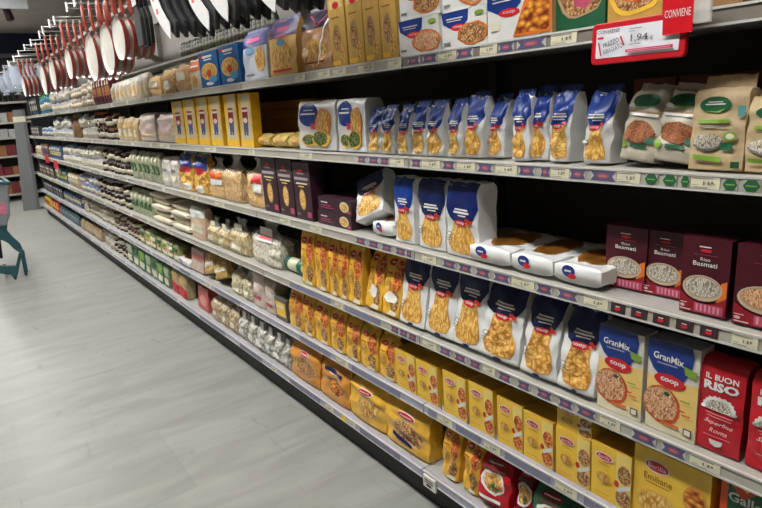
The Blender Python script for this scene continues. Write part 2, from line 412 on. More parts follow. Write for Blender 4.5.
def clearbag(name, label, cat, group, s, xl, xr, yt, d, cont, art=(), fill=.68, dx=.03, lean=0, dz=0, seed=1, turn=0, neck=True, artmat=None, wr=.008, roll=0, tie=None):
    """transparent bag: filling, film round it, gathered neck"""
    X, yc, Z, w, h = spot(s, xl, xr, yt, dx, dz); h = hlimit(s, h, d, lean, dz, .012)
    mb, _ = bag_mesh(w*.96, d*.94, h*fill, cont, (), 'sack', wr, seed, nu=11, nt=15)
    r = mb.build(name)
    fm, fr = bag_mesh(w, d, h*(fill+.06), film(), art, 'sack', wr*.8, seed, nu=9, nt=13); f = fm.build('film', r)
    if neck:
        nm = MB(); vs = []; n = 20; z0 = h*fill*.98
        for j in range(6):
            t = j/5; ww = w*(.8-.45*math.sin(PI*t*.8)); dd = d*(.5-.42*math.sin(PI*min(1, t*1.1)*.5))
            for i in range(n):
                q = 2*PI*i/n; k = 1+.22*math.sin(i*2.7+seed)*t
                vs.append((dd*.5*math.cos(q)*k, ww*.5*math.sin(q)*k, z0+(h-z0)*t*(1+.08*math.sin(i*1.3+seed)*t)))
        nm.add(vs, [(j*n+i, j*n+(i+1) % n, (j+1)*n+(i+1) % n, (j+1)*n+i) for j in range(5) for i in range(n)], film(.42), True)
        nm.build('neck', r)
        if tie:
            tm = MB(); tm.box(-d*.27, -d*.27+.003, -w*.2, w*.2, z0+(h-z0)*.1, z0+(h-z0)*.6, tie); tm.build('header_label', r)
    settle(r, X, yc, Z, d, lean, turn, roll, w if roll else 0)
    tag(r, label, cat, group); REP.append((label, w, d, h, yc))
    return r
# ================================================================== the setting
def floor_mat():
    m, nt, b = nodes('polished_floor'); L = nt.links.new
    t = nt.nodes.new('ShaderNodeTexCoord')
    br = nt.nodes.new('ShaderNodeTexBrick'); br.offset = .5; br.inputs['Scale'].default_value = 1
    br.inputs['Brick Width'].default_value = 1.2; br.inputs['Row Height'].default_value = .6; br.inputs['Mortar Size'].default_value = .0012
    br.inputs['Color1'].default_value = lin((163, 164, 159))+(1,); br.inputs['Color2'].default_value = lin((157, 158, 153))+(1,); br.inputs['Mortar'].default_value = lin((148, 149, 144))+(1,)
    L(t.outputs['Object'], br.inputs['Vector'])
    mp = nt.nodes.new('ShaderNodeMapping'); mp.inputs['Scale'].default_value = (1.1, 4.2, 1); mp.inputs['Rotation'].default_value = (0, 0, .25)
    L(t.outputs['Object'], mp.inputs['Vector'])
    n = nt.nodes.new('ShaderNodeTexNoise'); n.inputs['Scale'].default_value = 1.7; n.inputs['Detail'].default_value = 8; n.inputs['Distortion'].default_value = .8
    L(mp.outputs['Vector'], n.inputs['Vector'])
    r = nt.nodes.new('ShaderNodeValToRGB'); e = r.color_ramp.elements
    e[0].position = .28; e[0].color = lin((222, 222, 219))+(1,); e[1].position = .72; e[1].color = lin((255, 255, 253))+(1,)
    L(n.outputs['Fac'], r.inputs['Fac'])
    mx = nt.nodes.new('ShaderNodeMixRGB'); mx.blend_type = 'MULTIPLY'; mx.inputs[0].default_value = 1
    L(br.outputs['Color'], mx.inputs[1]); L(r.outputs['Color'], mx.inputs[2])
    mp2 = nt.nodes.new('ShaderNodeMapping'); mp2.inputs['Scale'].default_value = (14, 3, 1); mp2.inputs['Rotation'].default_value = (0, 0, -.9)
    L(t.outputs['Object'], mp2.inputs['Vector'])
    n2 = nt.nodes.new('ShaderNodeTexNoise'); n2.inputs['Scale'].default_value = 1; n2.inputs['Detail'].default_value = 5
    L(mp2.outputs['Vector'], n2.inputs['Vector'])
    r2 = nt.nodes.new('ShaderNodeValToRGB'); r2.color_ramp.elements[0].position = .26; r2.color_ramp.elements[1].position = .36
    r2.color_ramp.elements[0].color = (.72, .72, .71, 1); r2.color_ramp.elements[1].color = (1, 1, 1, 1)
    L(n2.outputs['Fac'], r2.inputs['Fac'])
    m2 = nt.nodes.new('ShaderNodeMixRGB'); m2.blend_type = 'MULTIPLY'; m2.inputs[0].default_value = .8
    L(mx.outputs[0], m2.inputs[1]); L(r2.outputs['Color'], m2.inputs[2]); L(m2.outputs[0], b.inputs['Base Color'])
    rr = nt.nodes.new('ShaderNodeMapRange'); rr.inputs['To Min'].default_value = .34; rr.inputs['To Max'].default_value = .5
    L(n.outputs['Fac'], rr.inputs['Value']); L(rr.outputs[0], b.inputs['Roughness'])
    b.inputs['Specular IOR Level'].default_value = .22
    return m
def struct(name, x0, x1, y0, y1, z0, z1, mat):
    mb = MB(); mb.box(x0, x1, y0, y1, z0, z1, mat); o = mb.build(name); o['kind'] = 'structure'; return o
CEIL = 3.6
GREYWALL = pm((118, 114, 108), .8, .04, 3)
struct('floor', -2.6, 2.6, -2.5, 16.8, -.1, 0, floor_mat())
struct('ceiling', -2.6, 2.6, -2.5, 16.8, CEIL, CEIL+.1, pm((200, 192, 182), .9, .05, 2))
struct('wall_left', -2.7, -2.6, -2.5, 16.8, 0, CEIL, GREYWALL)
struct('wall_right', 2.6, 2.7, -2.5, 16.8, 0, CEIL, GREYWALL)
struct('wall_back', -2.6, 2.6, -2.6, -2.5, 0, CEIL, GREYWALL)
struct('wall_far', -2.6, 2.6, 16.8, 16.9, 0, 3.08, pm((52, 54, 62), .8, .05, 3))
struct('trim_1', -2.6, 2.6, 16.72, 16.8, 3.16, CEIL, pm((16, 24, 58), .6, .05, 3))
struct('trim_2', -2.6, 2.6, 16.7, 16.8, 3.08, 3.16, pm((120, 120, 118), .6, .05, 3))
# ------------------------------------------------------------------ shelving units, one per bay
STEEL = pm((176, 175, 168), .42, .03, 30); RAIL = pm((176, 172, 158), .35, .04, 40); RAILB = pm((168, 168, 186), .3, .05, 40); RAILG = pm((126, 118, 108), .4, .04, 40)
RAILTOP = pm((206, 205, 200), .35, .03); UNDER = pm((92, 88, 82), .6, .05); BACKM = pm((58, 52, 46), .7, .1, 6); KICK = pm((44, 42, 40), .6, .1); UPR = pm((60, 58, 56), .5, .05)
TAGM = pm((222, 216, 186), .5, .03); TAGW = pm((232, 230, 222), .5, .03); PURP = pm((88, 84, 118), .45, .08)
def bowtie(mb, front, w, h):
    stamp(mb, front, w, h, [('p', [(0, .96), (1, .96), (.86, .5), (1, .04), (0, .04), (.14, .5)], PURP), ('e', .5, .5, .24, .24, pm((170, 84, 94), .45)), ('r', .36, .44, .64, .56, pm((196, 130, 132), .45))], flat=True)
def price_art(mb, front, w, h, k=0):
    a = [('r', .05, .84, .8, .9, GREYINK), ('r', .05, .12, .6, .17, GREYINK), ('r', .44, .34, .49, .64, GREYINK), ('r', .54, .34, .57, .38, GREYINK), ('r', .6, .36, .68, .64, GREYINK), ('r', .72, .46, .8, .66, GREYINK), ('r', .08, .3, .3, .34, GREYINK)]
    stamp(mb, front, w, h, a, flat=True)
shelf_of = {}
for b in range(9):
    ya, yb = Y0+BAY*(b-1), Y0+BAY*b
    u = empty('shelving_unit', (1.5, (ya+yb)/2, 0)); ox, oy = -1.5, -(ya+yb)/2
    if b == 0: lab = 'grey shelving bay nearest the camera with the rice boxes and red rice bags'
    elif b == 1: lab = 'grey shelving bay second from the camera holding dark spaghetti boxes and yellow noodle bags'
    elif b == 2: lab = 'grey shelving bay with the clear pasta bags and stacked white sacks'
    elif b == 3: lab = 'grey shelving bay with the green and white packs, fourth from the camera'
    elif b == 8: lab = 'last grey shelving bay at the far end of the run next to the end panel'
    else: lab = 'grey shelving bay of jars in the distance, %s from the camera' % ORD[b]
    tag(u, lab, 'shelf', 'bays of the long grey shelving run')
    mb = MB(); mb.box(BACK+ox, BACK+.03+ox, ya+.001+oy, yb-.001+oy, .0, 1.93, BACKM); mb.build('back_panel', u)
    mb = MB(); mb.box(D+.03+ox, D+.06+ox, ya+.001+oy, yb-.001+oy, 0, LIPB[6]-.001, KICK); mb.build('kick_plate', u)
    for yy in ((ya+.002, yb-.032) if b in (8,) else (ya+.002,)):
        mb = MB(); mb.box(BACK-.035+ox, BACK+ox, yy+oy, yy+.03+oy, 0, 1.93, UPR); mb.build('upright', u)
    for s in range(1, 7):
        X = FRONT[s]
        mb = MB(); g = .0015
        mb.prism([(X+.02+ox, DECK[s]), (BACK+ox, DECK[s]), (BACK+ox, DECK[s]-.022), (X+.03+ox, DECK[s]-.03), (X+.02+ox, DECK[s]-.03)], ya+g+oy, yb-g+oy, STEEL)
        sh = mb.build('shelf', u); shelf_of[(b, s)] = (sh, ox, oy)
        mb = MB(); zb = LIPB[s]; rm = RAILB if s >= 5 else (RAILG if b == 0 and s == 1 else RAIL)
        mb.prism([(X+ox, zb), (X+.003+ox, zb+LIPH), (X+.019+ox, zb+LIPH+.003), (X+.019+ox, zb)], ya+g+oy, yb-g*3+oy, rm)
        mb.box(X-.002+ox, X+.006+ox, ya+g+oy, yb-g*3+oy, zb-.001, zb+.004, RAILTOP)
        mb.box(X-.001+ox, X+.006+ox, ya+g+oy, yb-g*3+oy, zb+LIPH-.003, zb+LIPH+.002, RAILTOP)
        mb.build('price_rail', sh)
def rail_card(s, xl, xr, kind):
    X = FRONT[s]; z = LIPB[s]
    yl, yr = ypos(xl, X, z+.016), ypos(xr, X, z+.016)
    b = int(math.floor(((yl+yr)/2-Y0)/BAY))+1
    if (b, s) not in shelf_of: return
    sh, ox, oy = shelf_of[(b, s)]
    yl = min(yl, Y0+BAY*b-.006); yr = max(yr, Y0+BAY*(b-1)+.003)
    w = yl-yr; yc = (yl+yr)/2; h = LIPH-.009
    fr = lambda u, v: Vector((X+.0025*v-.001+ox, yc+w*(.5-u)+oy, z+.005+h*v))
    mb = MB()
    base = {'p': TAGM, 'w': TAGW, 'c': pm((196, 194, 186), .5, .03), 'm': pm((62, 40, 44), .5), 'g': RAIL, 'b': pm((126, 126, 150), .4, .06), 'y': pm((236, 206, 60), .5)}[kind]
    cs = [fr(0, 0), fr(1, 0), fr(1, 1), fr(0, 1)]
    mb.add([c+Vector((-.001, 0, 0)) for c in cs]+[c+Vector((.003, 0, 0)) for c in cs], [(0, 1, 2, 3), (7, 6, 5, 4), (0, 4, 5, 1), (1, 5, 6, 2), (2, 6, 7, 3), (3, 7, 4, 0)], base)
    f2 = lambda u, v: fr(u, v)+Vector((-.001, 0, 0))
    if kind in 'pw': price_art(mb, f2, w, h)
    elif kind == 'c': bowtie(mb, f2, w, h)
    elif kind == 'm': stamp(mb, f2, w, h, [('r', .35, .62, .65, .7, CREAM), ('e', .5, .42, .2, .17, RED)], flat=True)
    elif kind == 'g': stamp(mb, f2, w, h, [('p', [(0, .5), (.25, .95), (.75, .95), (1, .5), (.75, .05), (.25, .05)], GREEN), ('r', .2, .45, .8, .55, LGREEN)], flat=True)
    mb.build({'p': 'price_tag', 'w': 'price_tag', 'c': 'brand_card', 'm': 'brand_card', 'g': 'brand_card', 'b': 'paper_strip', 'y': 'offer_tag'}[kind], sh)
CARDS = {
 1: 'p388-401 c408-420 c423-437 p438-456 c457-473 p480-497 c499-514 c517-546 p551-577 p358-371 p366-374 p333-346 p295-305 p318-330',
 2: 'c358-366 c369-379 c381-389 p390-404 c412-421 p422-440 c443-455 p457-475 c478-493 p496-517 c519-535 c541-550 p551-569 c570-586 c591-616 p617-640 g645-658 g663-677 g681-690 p691-720 g723-738 g743-761 p300-312 p245-254 p205-216 p160-170',
 3: 'c356-366 c369-379 c382-392 c396-406 c407-412 p422-436 c443-456 c459-472 c476-490 c494-510 p512-534 c537-552 c558-578 p584-608 m611-625 m631-647 m653-669 m676-693 m700-718 p732-758 p310-322 p280-290 p215-224 p190-198',
 4: 'c391-399 c400-408 c409-417 p423-436 c440-451 c455-466 c470-481 p483-495 c499-511 c518-530 c537-552 c559-573 c577-596 p600-620 c632-656 c662-686 p690-720 b290-330 b345-380 p335-343',
 5: 'b428-436 p438-452 b456-480 p484-500 b505-550 p555-577 b584-625 b300-330 p336-348 b352-400 b180-200 p205-211 b215-240',
 6: 'y341-346 p347-355 b360-400 b290-320 p325-333 b240-262 p270-277 b200-225',
}
for s, t in CARDS.items():
    for q in t.split():
        a, b_ = q[1:].split('-'); rail_card(s, float(a), float(b_), q[0])
for s in range(1, 7):                       # tags along the far bays
    for k in range(14):
        y = 4.6+k*.55+.07*(s % 3)
        a = CX  # image columns only pick the bay here
        X = FRONT[s]; b = int(math.floor((y-Y0)/BAY))+1
        if (b, s) not in shelf_of: continue
        sh, ox, oy = shelf_of[(b, s)]; mb = MB(); y = min(max(y, Y0+BAY*(b-1)+.034), Y0+BAY*b-.036); mb.box(X-.003+ox, X+.002+ox, y-.03+oy, y+.03+oy, LIPB[s]+.006, LIPB[s]+.03, TAGM if (k+s) % 3 else TAGW); mb.build('price_tag', sh)
# label holder hanging on the bottom rail
def onpt(px, X, Z): return ypos(px, X, Z)
sh, ox, oy = shelf_of[(0, 6)]; yy = onpt(431, 1.246, .15); mb = MB(); mb.box(1.236+ox, 1.244+ox, yy-.035+oy, yy+.035+oy, .125, .175, TAGW)
stamp(mb, lambda u, v: Vector((1.236+ox, yy+.07*(.5-u)+oy, .125+.05*v)), .07, .05, [('r', .15, .7, .85, .78, INK), ('r', .15, .5, .85, .58, INK), ('r', .3, .2, .7, .4, INK)], flat=True)
mb.build('label_holder', sh)
# thin wire dividers standing between the yellow boxes
WIRE = pm((150, 148, 140), .3, .05, 30, .8)
for px in (441.5, 468.1, 496, 554.5):
    X = D+.02; y = onpt(px, X, DECK[5]); b = int(math.floor((y-Y0)/BAY))+1; sh, ox, oy = shelf_of[(b, 5)]
    mb = MB(); mb.tube([(X+ox, y+oy, DECK[5]+.003), (X+ox, y+oy, DECK[5]+.05), (X+.012+ox, y+oy, DECK[5]+.075), (X+.05+ox, y+oy, DECK[5]+.1), (X+.35+ox, y+oy, DECK[5]+.1)], .0015, WIRE, 6); mb.build('wire_divider', sh)
# ------------------------------------------------------------------ price sign and cards on the top rail
def pt(px, py, X):  # point on the plane X
    a = (px-CX)*FF-F*RR; b_ = (py-CY)*FF+F*UU
    A = np.array([[a[1], a[2]], [b_[1], b_[2]]]); r = np.linalg.solve(A, [-a[0]*X, -b_[0]*X]); return r[0], r[1]+H
Xs = D-.02
(y1, z1), (y2, z2) = pt(594, 44, Xs), pt(687, 35, Xs)
sg = empty('price_sign', (Xs, (y1+y2)/2, (z1+z2)/2)); sw = y1-y2+.004; shh = .088
sg.rotation_euler = (math.radians(0), math.radians(4), 0)
tag(sg, 'red framed offer price sign hanging from the top rail', 'sign')
mb = MB(); rd = pm((196, 20, 34), .35, .04)
def rrect(w, h, r, n=6):
    p = []
    for cx, cy, a0 in ((w/2-r, h/2-r, 0), (-w/2+r, h/2-r, PI/2), (-w/2+r, -h/2+r, PI), (w/2-r, -h/2+r, 1.5*PI)):
        for i in range(n+1): q = a0+PI/2*i/n; p.append((cx+r*math.cos(q), cy+r*math.sin(q)))
    return p
mb.prism(rrect(sw, shh, .01), -.006, .006, rd, 'x'); mb.build('frame', sg, .002)
mb = MB(); iw, ih = sw-.026, shh-.026; mb.prism(rrect(iw, ih, .003), -.0075, -.005, pm((226, 226, 232), .4, .02), 'x')
fr = lambda u, v: Vector((-.0075, iw*(.5-u), ih*(v-.5)))
stamp(mb, fr, iw, ih, [('t', 'CONVIENE', .155, .9, .12, INK, {'width': .29}), ('r', .02, .66, .1, .73, RED),
 ('t', 'PREZZO', .2, .5, .16, INK, {'width': .2, 'rot': .25}), ('t', 'RIBASSATO', .23, .28, .16, INK, {'width': .25, 'rot': .25}),
 ('p', [(.03, .55), (.05, .55), (.09, .08), (.07, .08)], RED), ('p', [(.31, .68), (.33, .68), (.38, .35), (.36, .35)], RED),
 ('t', '1,94', .55, .55, .26, INK, {'width': .2}), ('t', '€', .7, .5, .12, INK), ('r', .43, .86, .58, .885, GREYINK), ('r', .43, .78, .5, .8, GREYINK), ('r', .43, .34, .58, .365, GREYINK),
 ('r', .4, .1, .95, .2, pm((206, 40, 80), .4)), ('r', .43, .135, .92, .165, pm((226, 150, 170)))], flat=True)
mb.build('price_card', sg)
(y1, z1), (y2, z2) = pt(663, 33, Xs-.012), pt(693, 30, Xs-.012)
wob = empty('offer_card', (Xs-.014, (y1+y2)/2, (z1+z2)/2)); cw = y1-y2; ch = .085
tag(wob, 'plain red card with white lettering clipped over the corner of the price sign', 'sign')
mb = MB(); mb.box(-.0008, .0008, -cw/2, cw/2, -.004, ch, pm((214, 18, 34), .35, .03))
stamp(mb, lambda u, v: Vector((-.0008, cw*(.5-u), -.004+(ch+.004)*v)), cw, ch, [('t', 'CONVIENE', .5, .44, .17, WHITE, {'width': .86})], flat=True)
mb.build('card', wob)
mb = MB(); mb.box(.0, .008, -cw/2-.034, -cw/2+.004, .01, .058, film(.45, rough=.2)); mb.build('clip', wob, .003)
# red flags on the far part of the third shelf rail
for px, py, l in ((47, 159, 'larger red flag card hanging from the far end of the third shelf rail'), (56, 165, 'smaller red flag card nearer the camera on the far third shelf rail')):
    X = D-.01; y, z = pt(px, py, X); mb = MB(); mb.box(-.002, .0, -.2, .2, -.06, .06, pm((206, 40, 60), .5)); o = mb.build('shelf_flag'); o.location = (X, y, z); tag(o, l, 'sign', 'red flags on the shelf rail')
# ================================================================== the goods
def coop_bag(s, xl, xr, yt, d, label, food_m=PASTA, dx=.03, lean=3, kind='gusset', cap=None, seed=1, split=.56, group='blue topped pasta bags', roll=0, foot=False, turn=0, edge=.2, top=1.0):
    sheen = pm((230, 230, 228), .2, .03)
    return bag('pasta_bag', label, 'pasta', group, s, xl, xr, yt, d, sheen, art_coop(food_m, top, cap, split, True, foot), kind, dx, lean, WHITE, .0065 if kind == 'gusset' else .0035, None if kind == 'block' else (cap or BLUE), 0, turn, roll, seed, edge=edge)
# ---- top shelf
for i, (a, b_, t0) in enumerate(((366.5, 382, -14), (383, 398.5, -17), (333, 348.5, -3), (350, 365.5, -9))):
    l = 'tall tan pasta box on the top shelf, %s of four from the right' % ('second', 'first', 'fourth', 'third')[i]
    tn = pm((204, 164, 84), .45, .06)
    box('pasta_box', l, 'box', 'tall tan pasta boxes', 1, a, b_, t0, .07, tn, [('r', .1, .84, .9, .98, pm((222, 196, 130), .45)), ('e', .5, .88, .2, .05, RED), ('p', blob(.45, .42, .25, .2, 14, .1, i), pm((160, 130, 90), .5)), ('p', blob(.45, .42, .2, .15, 14, .1, i), SALAD), ('p', blob(.75, .2, .18, .14, 10, .1, i+5), NEST), ('r', .2, .7, .7, .72, pm((150, 90, 40))), ('r', .1, .04, .6, .1, YEL)], dx=.04, side=tn)
def ready_box(xl, xr, yt, label, dz=0, d=.05, k=0, dx=.03, h=None):
    return box('ready_meal_box', label, 'box', 'white ready meal boxes with blue tops', 1, xl, xr, yt, d, WHITE, [('p', [(.0, 1), (.62, 1), (.6, .72), (.5, .58), (.36, .5), (.2, .56), (.04, .7)], BLUE), ('e', .38, .57, .16, .09, RED), ('t', 'coop', .38, .57, .08, WHITE, {'width': .2}), ('p', blob(.7, .36, .34, .3, 16, .1, k), ORG), ('p', blob(.71, .36, .3, .26, 16, .1, k), SALAD if k % 2 else GRAIN), ('r', .12, .8, .5, .83, WHITE), ('r', .14, .74, .46, .76, WHITE), ('r', .05, .14, .2, .2, GREYINK), ('e', .86, .85, .1, .06, LGREEN)], dx=dx, dz=dz, side=WHITE, h=h)
for xl, xr, ym, k, nm in ((400.5, 440, 18.5, 0, 'left'), (443, 487.5, 10, 1, 'right')):
    o = ready_box(xl, xr, ym, 'lower white ready meal box in the %s stack of two on the top shelf' % nm, 0, .05, k)
    hb = REP[-1][3]
    ready_box(xl, xr, None, 'upper white ready meal box in the %s stack of two on the top shelf' % nm, hb+.001, .05, k+1, h=hb)
box('lasagne_box', 'large white lasagne box with blue corner and baked pasta photo on the top shelf', 'box', None, 1, 488.5, 552, -22, .06, WHITE, [('p', [(0, 1), (.55, 1), (.55, .6), (.42, .46), (.25, .42), (0, .58)], BLUE), ('e', .36, .47, .17, .07, RED), ('t', 'coop', .36, .47, .055, WHITE, {'width': .2}), ('p', [(.42, .05), (1, .05), (1, .95), (.8, .8), (.6, .6)], ORG), ('p', [(.46, .1), (.97, .1), (.97, .8), (.8, .7), (.55, .42)], BAKE), ('r', .1, .72, .45, .75, WHITE), ('r', .1, .66, .4, .68, WHITE), ('r', .05, .2, .2, .35, CREAM)], dx=.03, side=pm((210, 170, 110)))
box('salad_box', 'green edged box with a salad photo beside the lasagne box on the top shelf', 'box', None, 1, 556, 605, -26, .06, GREEN, [('p', blob(.5, .6, .46, .38, 18, .08, 2), pm((190, 160, 120))), ('p', blob(.52, .6, .42, .34, 18, .08, 2), SALAD), ('p', blob(.55, .55, .2, .16, 10, .2, 7), PINK)], dx=.045, side=GREEN)
box('salad_box', 'yellow rimmed carrot salad box partly behind the price sign on the top shelf', 'box', None, 1, 607.5, 662, -34, .06, pm((196, 150, 70)), [('p', blob(.5, .42, .46, .3, 18, .08, 2), YEL), ('p', blob(.5, .5, .4, .3, 18, .08, 2), SALAD), ('p', blob(.5, .55, .25, .2, 10, .2, 7), SOUP)], dx=.04)
box('carton', 'plain tan carton at the right end of the top shelf behind the red card', 'box', None, 1, 668, 742, -40, .1, pm((150, 110, 66), .6), [], dx=.05)
def topped(xl, xr, yt, label, body, cap, art, d=.05, dx=.03, lean=2, seed=1, name='pasta_bag', wr=.003):
    return bag(name, label, 'pasta', 'pasta bags on the top shelf', 1, xl, xr, yt, d, body, [('p', [(0, .7), (1, .7), (1, 1), (0, 1)], cap)]+art, 'gusset', dx, lean, body, wr, cap, seed=seed, edge=.15)
PUR = pm((60, 40, 104), .35, .08); DPUR = pm((44, 30, 66), .35, .1)
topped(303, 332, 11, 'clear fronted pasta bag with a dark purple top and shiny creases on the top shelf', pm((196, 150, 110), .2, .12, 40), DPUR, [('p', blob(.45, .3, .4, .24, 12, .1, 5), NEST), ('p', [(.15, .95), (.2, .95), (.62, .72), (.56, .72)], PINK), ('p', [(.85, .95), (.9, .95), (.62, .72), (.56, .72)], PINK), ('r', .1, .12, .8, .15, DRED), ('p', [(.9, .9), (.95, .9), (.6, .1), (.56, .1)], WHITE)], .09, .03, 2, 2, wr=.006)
topped(270.5, 297, 21, 'yellow pasta bag with a purple top beside the white window bag', pm((224, 182, 104), .35, .06), PUR, [('p', blob(.5, .36, .4, .26, 14, .08, 4), NEST), ('e', .5, .6, .16, .06, pm((110, 160, 200))), ('r', .3, .8, .72, .88, pm((200, 70, 120))), ('r', .3, .68, .7, .74, PINK), ('r', .15, .08, .85, .12, TOMATO)], .08, .03, 2, 3)
topped(244.5, 268, 33, 'white pasta bag with a blue top and a noodle window at its right side', pm((206, 212, 222), .3, .04), pm((40, 40, 120), .35), [('p', blob(.76, .42, .2, .26, 12, .08, 4), NEST), ('e', .35, .62, .22, .07, pm((120, 170, 210))), ('r', .2, .8, .7, .9, pm((210, 90, 150))), ('r', .1, .1, .5, .13, GREYINK)], .07, .03, 2, 4)
TEAL = pm((24, 96, 156), .4, .07)
for i, (a, b_, t0) in enumerate(((222.5, 242, 45), (202.5, 221, 52))):
    box('pasta_box', 'bright blue pasta box on the top shelf, %s' % ('beside the white window bag' if i == 0 else 'next to the orange pack'), 'box', 'bright blue pasta boxes', 1, a, b_, t0, .06, TEAL, [('e', .5, .45, .42, .24, pm((230, 190, 110))), ('e', .5, .45, .38, .2, NEST), ('e', .5, .4, .12, .1, TOMATO), ('r', .25, .84, .75, .9, WHITE), ('r', .3, .77, .7, .8, WHITE), ('e', .16, .9, .09, .05, RED), ('e', .5, .12, .2, .05, WHITE), ('e', .7, .22, .2, .1, pm((80, 150, 200)))], dx=.03)
bag('pasta_bag', 'orange and clear pasta bag between the blue boxes and the noodle nests', 'pasta', None, 1, 191, 202, 60, .05, pm((222, 206, 190), .3, .05), [('r', 0, .6, 1, .95, pm((220, 120, 60))), ('e', .5, .3, .3, .2, NEST), ('r', .2, .75, .8, .8, WHITE)], seed=3)
for i, (a, b_, t0, f_) in enumerate(((176, 190, 64, NEST), (162, 175, 70, NEST), (149, 161, 78, PASTAF))):
    clearbag('noodle_nest_bag', 'clear bag of golden noodle nests on the top shelf, %s from the orange pack' % ORD[i], 'pasta', 'clear bags of noodle nests', 1, a, b_, t0-8, .1, f_, [('e', .5, .35, .25, .18, WHITE)] if i == 1 else [('r', .2, .4, .8, .7, CREAM)], fill=.75, seed=i+2, neck=False)
for i in range(9):
    x = 112+i*4.1
    bag('pasta_bag', 'narrow cream pasta bag in the row beside the noodle nests, %s from the left' % ORD[i], 'pasta', 'narrow cream pasta bags on the top shelf', 1, x, x+3.8, 84-i*1.4, .07, pm((206, 198, 180), .3, .1), [('r', .1, .1, .5, .9, pm((222, 220, 214))), ('r', .55, .15, .9, .6, PASTAF)], seed=i, dx=.02)
# ---- second shelf
def kraft(xl, xr, yt, label, lean=4, seed=1):
    gd = pm((226, 224, 214), .4, .05)
    return bag('grain_bag', label, 'food bag', 'kraft paper grain bags', 2, xl, xr, yt, .07, KRAFT, [('e', .44, .8, .3, .1, GREEN), ('r', .24, .8, .62, .815, WHITE), ('r', .3, .83, .56, .84, WHITE), ('p', [(.25, .73), (.5, .7), (.62, .76), (.45, .72)], LGREEN), ('r', .14, .58, .72, .625, LGREEN), ('r', .2, .53, .66, .55, GREYINK), ('p', blob(.36, .34, .28, .1, 16, .1, seed), GREYINK), ('p', blob(.36, .36, .27, .095, 16, .1, seed), RICE), ('e', .76, .42, .13, .06, LGREEN), ('e', .76, .42, .08, .035, CREAM), ('r', .62, .25, .84, .34, GREEN), ('p', [(.1, .14), (.66, .1), (.66, .17), (.1, .2)], LGREEN), ('r', .84, .04, .98, .12, GREEN), ('r', .86, .66, .98, .78, pm((90, 160, 160)))], 'block', .025, lean, KRAFT, .003, KRAFT, seed=seed, edge=.1, sh=.03)
kraft(687, 740, 91, 'kraft paper grain bag with a green oval, whole in view on the second shelf', 4, 1)
kraft(742, 800, 100, 'kraft paper grain bag cut off by the right edge of the photo', 4, 2)
def seedbag(xl, xr, yt, label, roll, seed):
    bd = pm((204, 196, 176), .22, .06)
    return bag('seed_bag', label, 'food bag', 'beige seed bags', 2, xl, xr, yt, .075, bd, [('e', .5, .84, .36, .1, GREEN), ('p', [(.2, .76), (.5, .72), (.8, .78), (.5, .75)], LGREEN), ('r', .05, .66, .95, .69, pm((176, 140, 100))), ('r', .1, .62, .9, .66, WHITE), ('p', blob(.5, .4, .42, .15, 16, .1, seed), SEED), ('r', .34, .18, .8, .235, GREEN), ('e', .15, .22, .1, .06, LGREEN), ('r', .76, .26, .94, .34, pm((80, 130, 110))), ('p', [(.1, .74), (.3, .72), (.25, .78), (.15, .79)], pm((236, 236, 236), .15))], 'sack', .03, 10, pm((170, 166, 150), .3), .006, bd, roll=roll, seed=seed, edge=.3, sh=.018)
seedbag(648, 690, 97, 'right of the two beige seed bags with green leaf ovals, leaning on its neighbour', 7, 5)
seedbag(614, 651, 97, 'left of the two beige seed bags with green leaf ovals, leaning to the right', 7, 6)
S2 = [(580, 607, 95, .1, 'first'), (547, 567, 94, .09, 'second'), (528, 545, 94, .07, 'third'), (510, 527, 97, .05, 'fourth'), (486, 501, 102, .09, 'fifth'), (463, 480, 99, .08, 'sixth'), (446.5, 460, 106, .06, 'seventh'), (426, 441, 107, .06, 'eighth'), (411.5, 424.5, 108, .05, 'ninth'), (397, 409, 111, .05, 'tenth'), (381.5, 393, 111, .05, 'eleventh'), (368, 380.5, 113, .05, 'twelfth')]
for i, (a, b_, t0, d, od) in enumerate(S2):
    coop_bag(2, a, b_, t0, d, 'blue topped pasta bag standing in the row on the second shelf, %s from the right' % od, [PASTA, PASTAF, PASTA, PASTA, PENNE, PASTA, PASTAF, PASTA, PASTAF, PASTAF, PASTA, PASTAF][i], .03 if i not in (2, 4) else .05, 4, 'gusset', None, i+3, .5, 'blue topped pasta bags on the second shelf', edge=.3)
def eggbox(xl, xr, yt, label, seed):
    wn = pm((226, 226, 224), .22, .03)
    return bag('egg_pasta_bag', label, 'pasta', 'square white egg pasta bags', 2, xl, xr, yt, .09, wn, [('e', .32, .72, .28, .24, BLUE), ('r', .1, .72, .5, .75, WHITE), ('r', .2, .8, .46, .82, WHITE), ('r', .38, .42, .52, .54, pm((210, 60, 84))), ('p', blob(.72, .55, .2, .28, 14, .08, seed), ORG), ('p', blob(.72, .55, .17, .25, 14, .08, seed), NEST), ('p', blob(.32, .2, .2, .13, 12, .1, seed+1), YEL), ('p', blob(.32, .21, .18, .11, 12, .12, seed+2), HERB), ('p', blob(.66, .22, .22, .16, 12, .1, seed+1), YEL), ('p', blob(.64, .24, .2, .15, 12, .15, seed+3), HERB)], 'block', .03, 3, WHITE, .003, None, seed=seed, edge=.08)
eggbox(338.5, 366, 100, 'square white egg pasta bag with a blue disc, right one of the pair', 4)
eggbox(299.5, 336, 102, 'square white egg pasta bag with a blue disc, left one of the pair', 5)
YB = [(242, 254.5, 94), (228, 240, 95), (212.5, 224, 97), (200, 211, 98), (187.5, 198.5, 100), (176, 186.5, 102)]
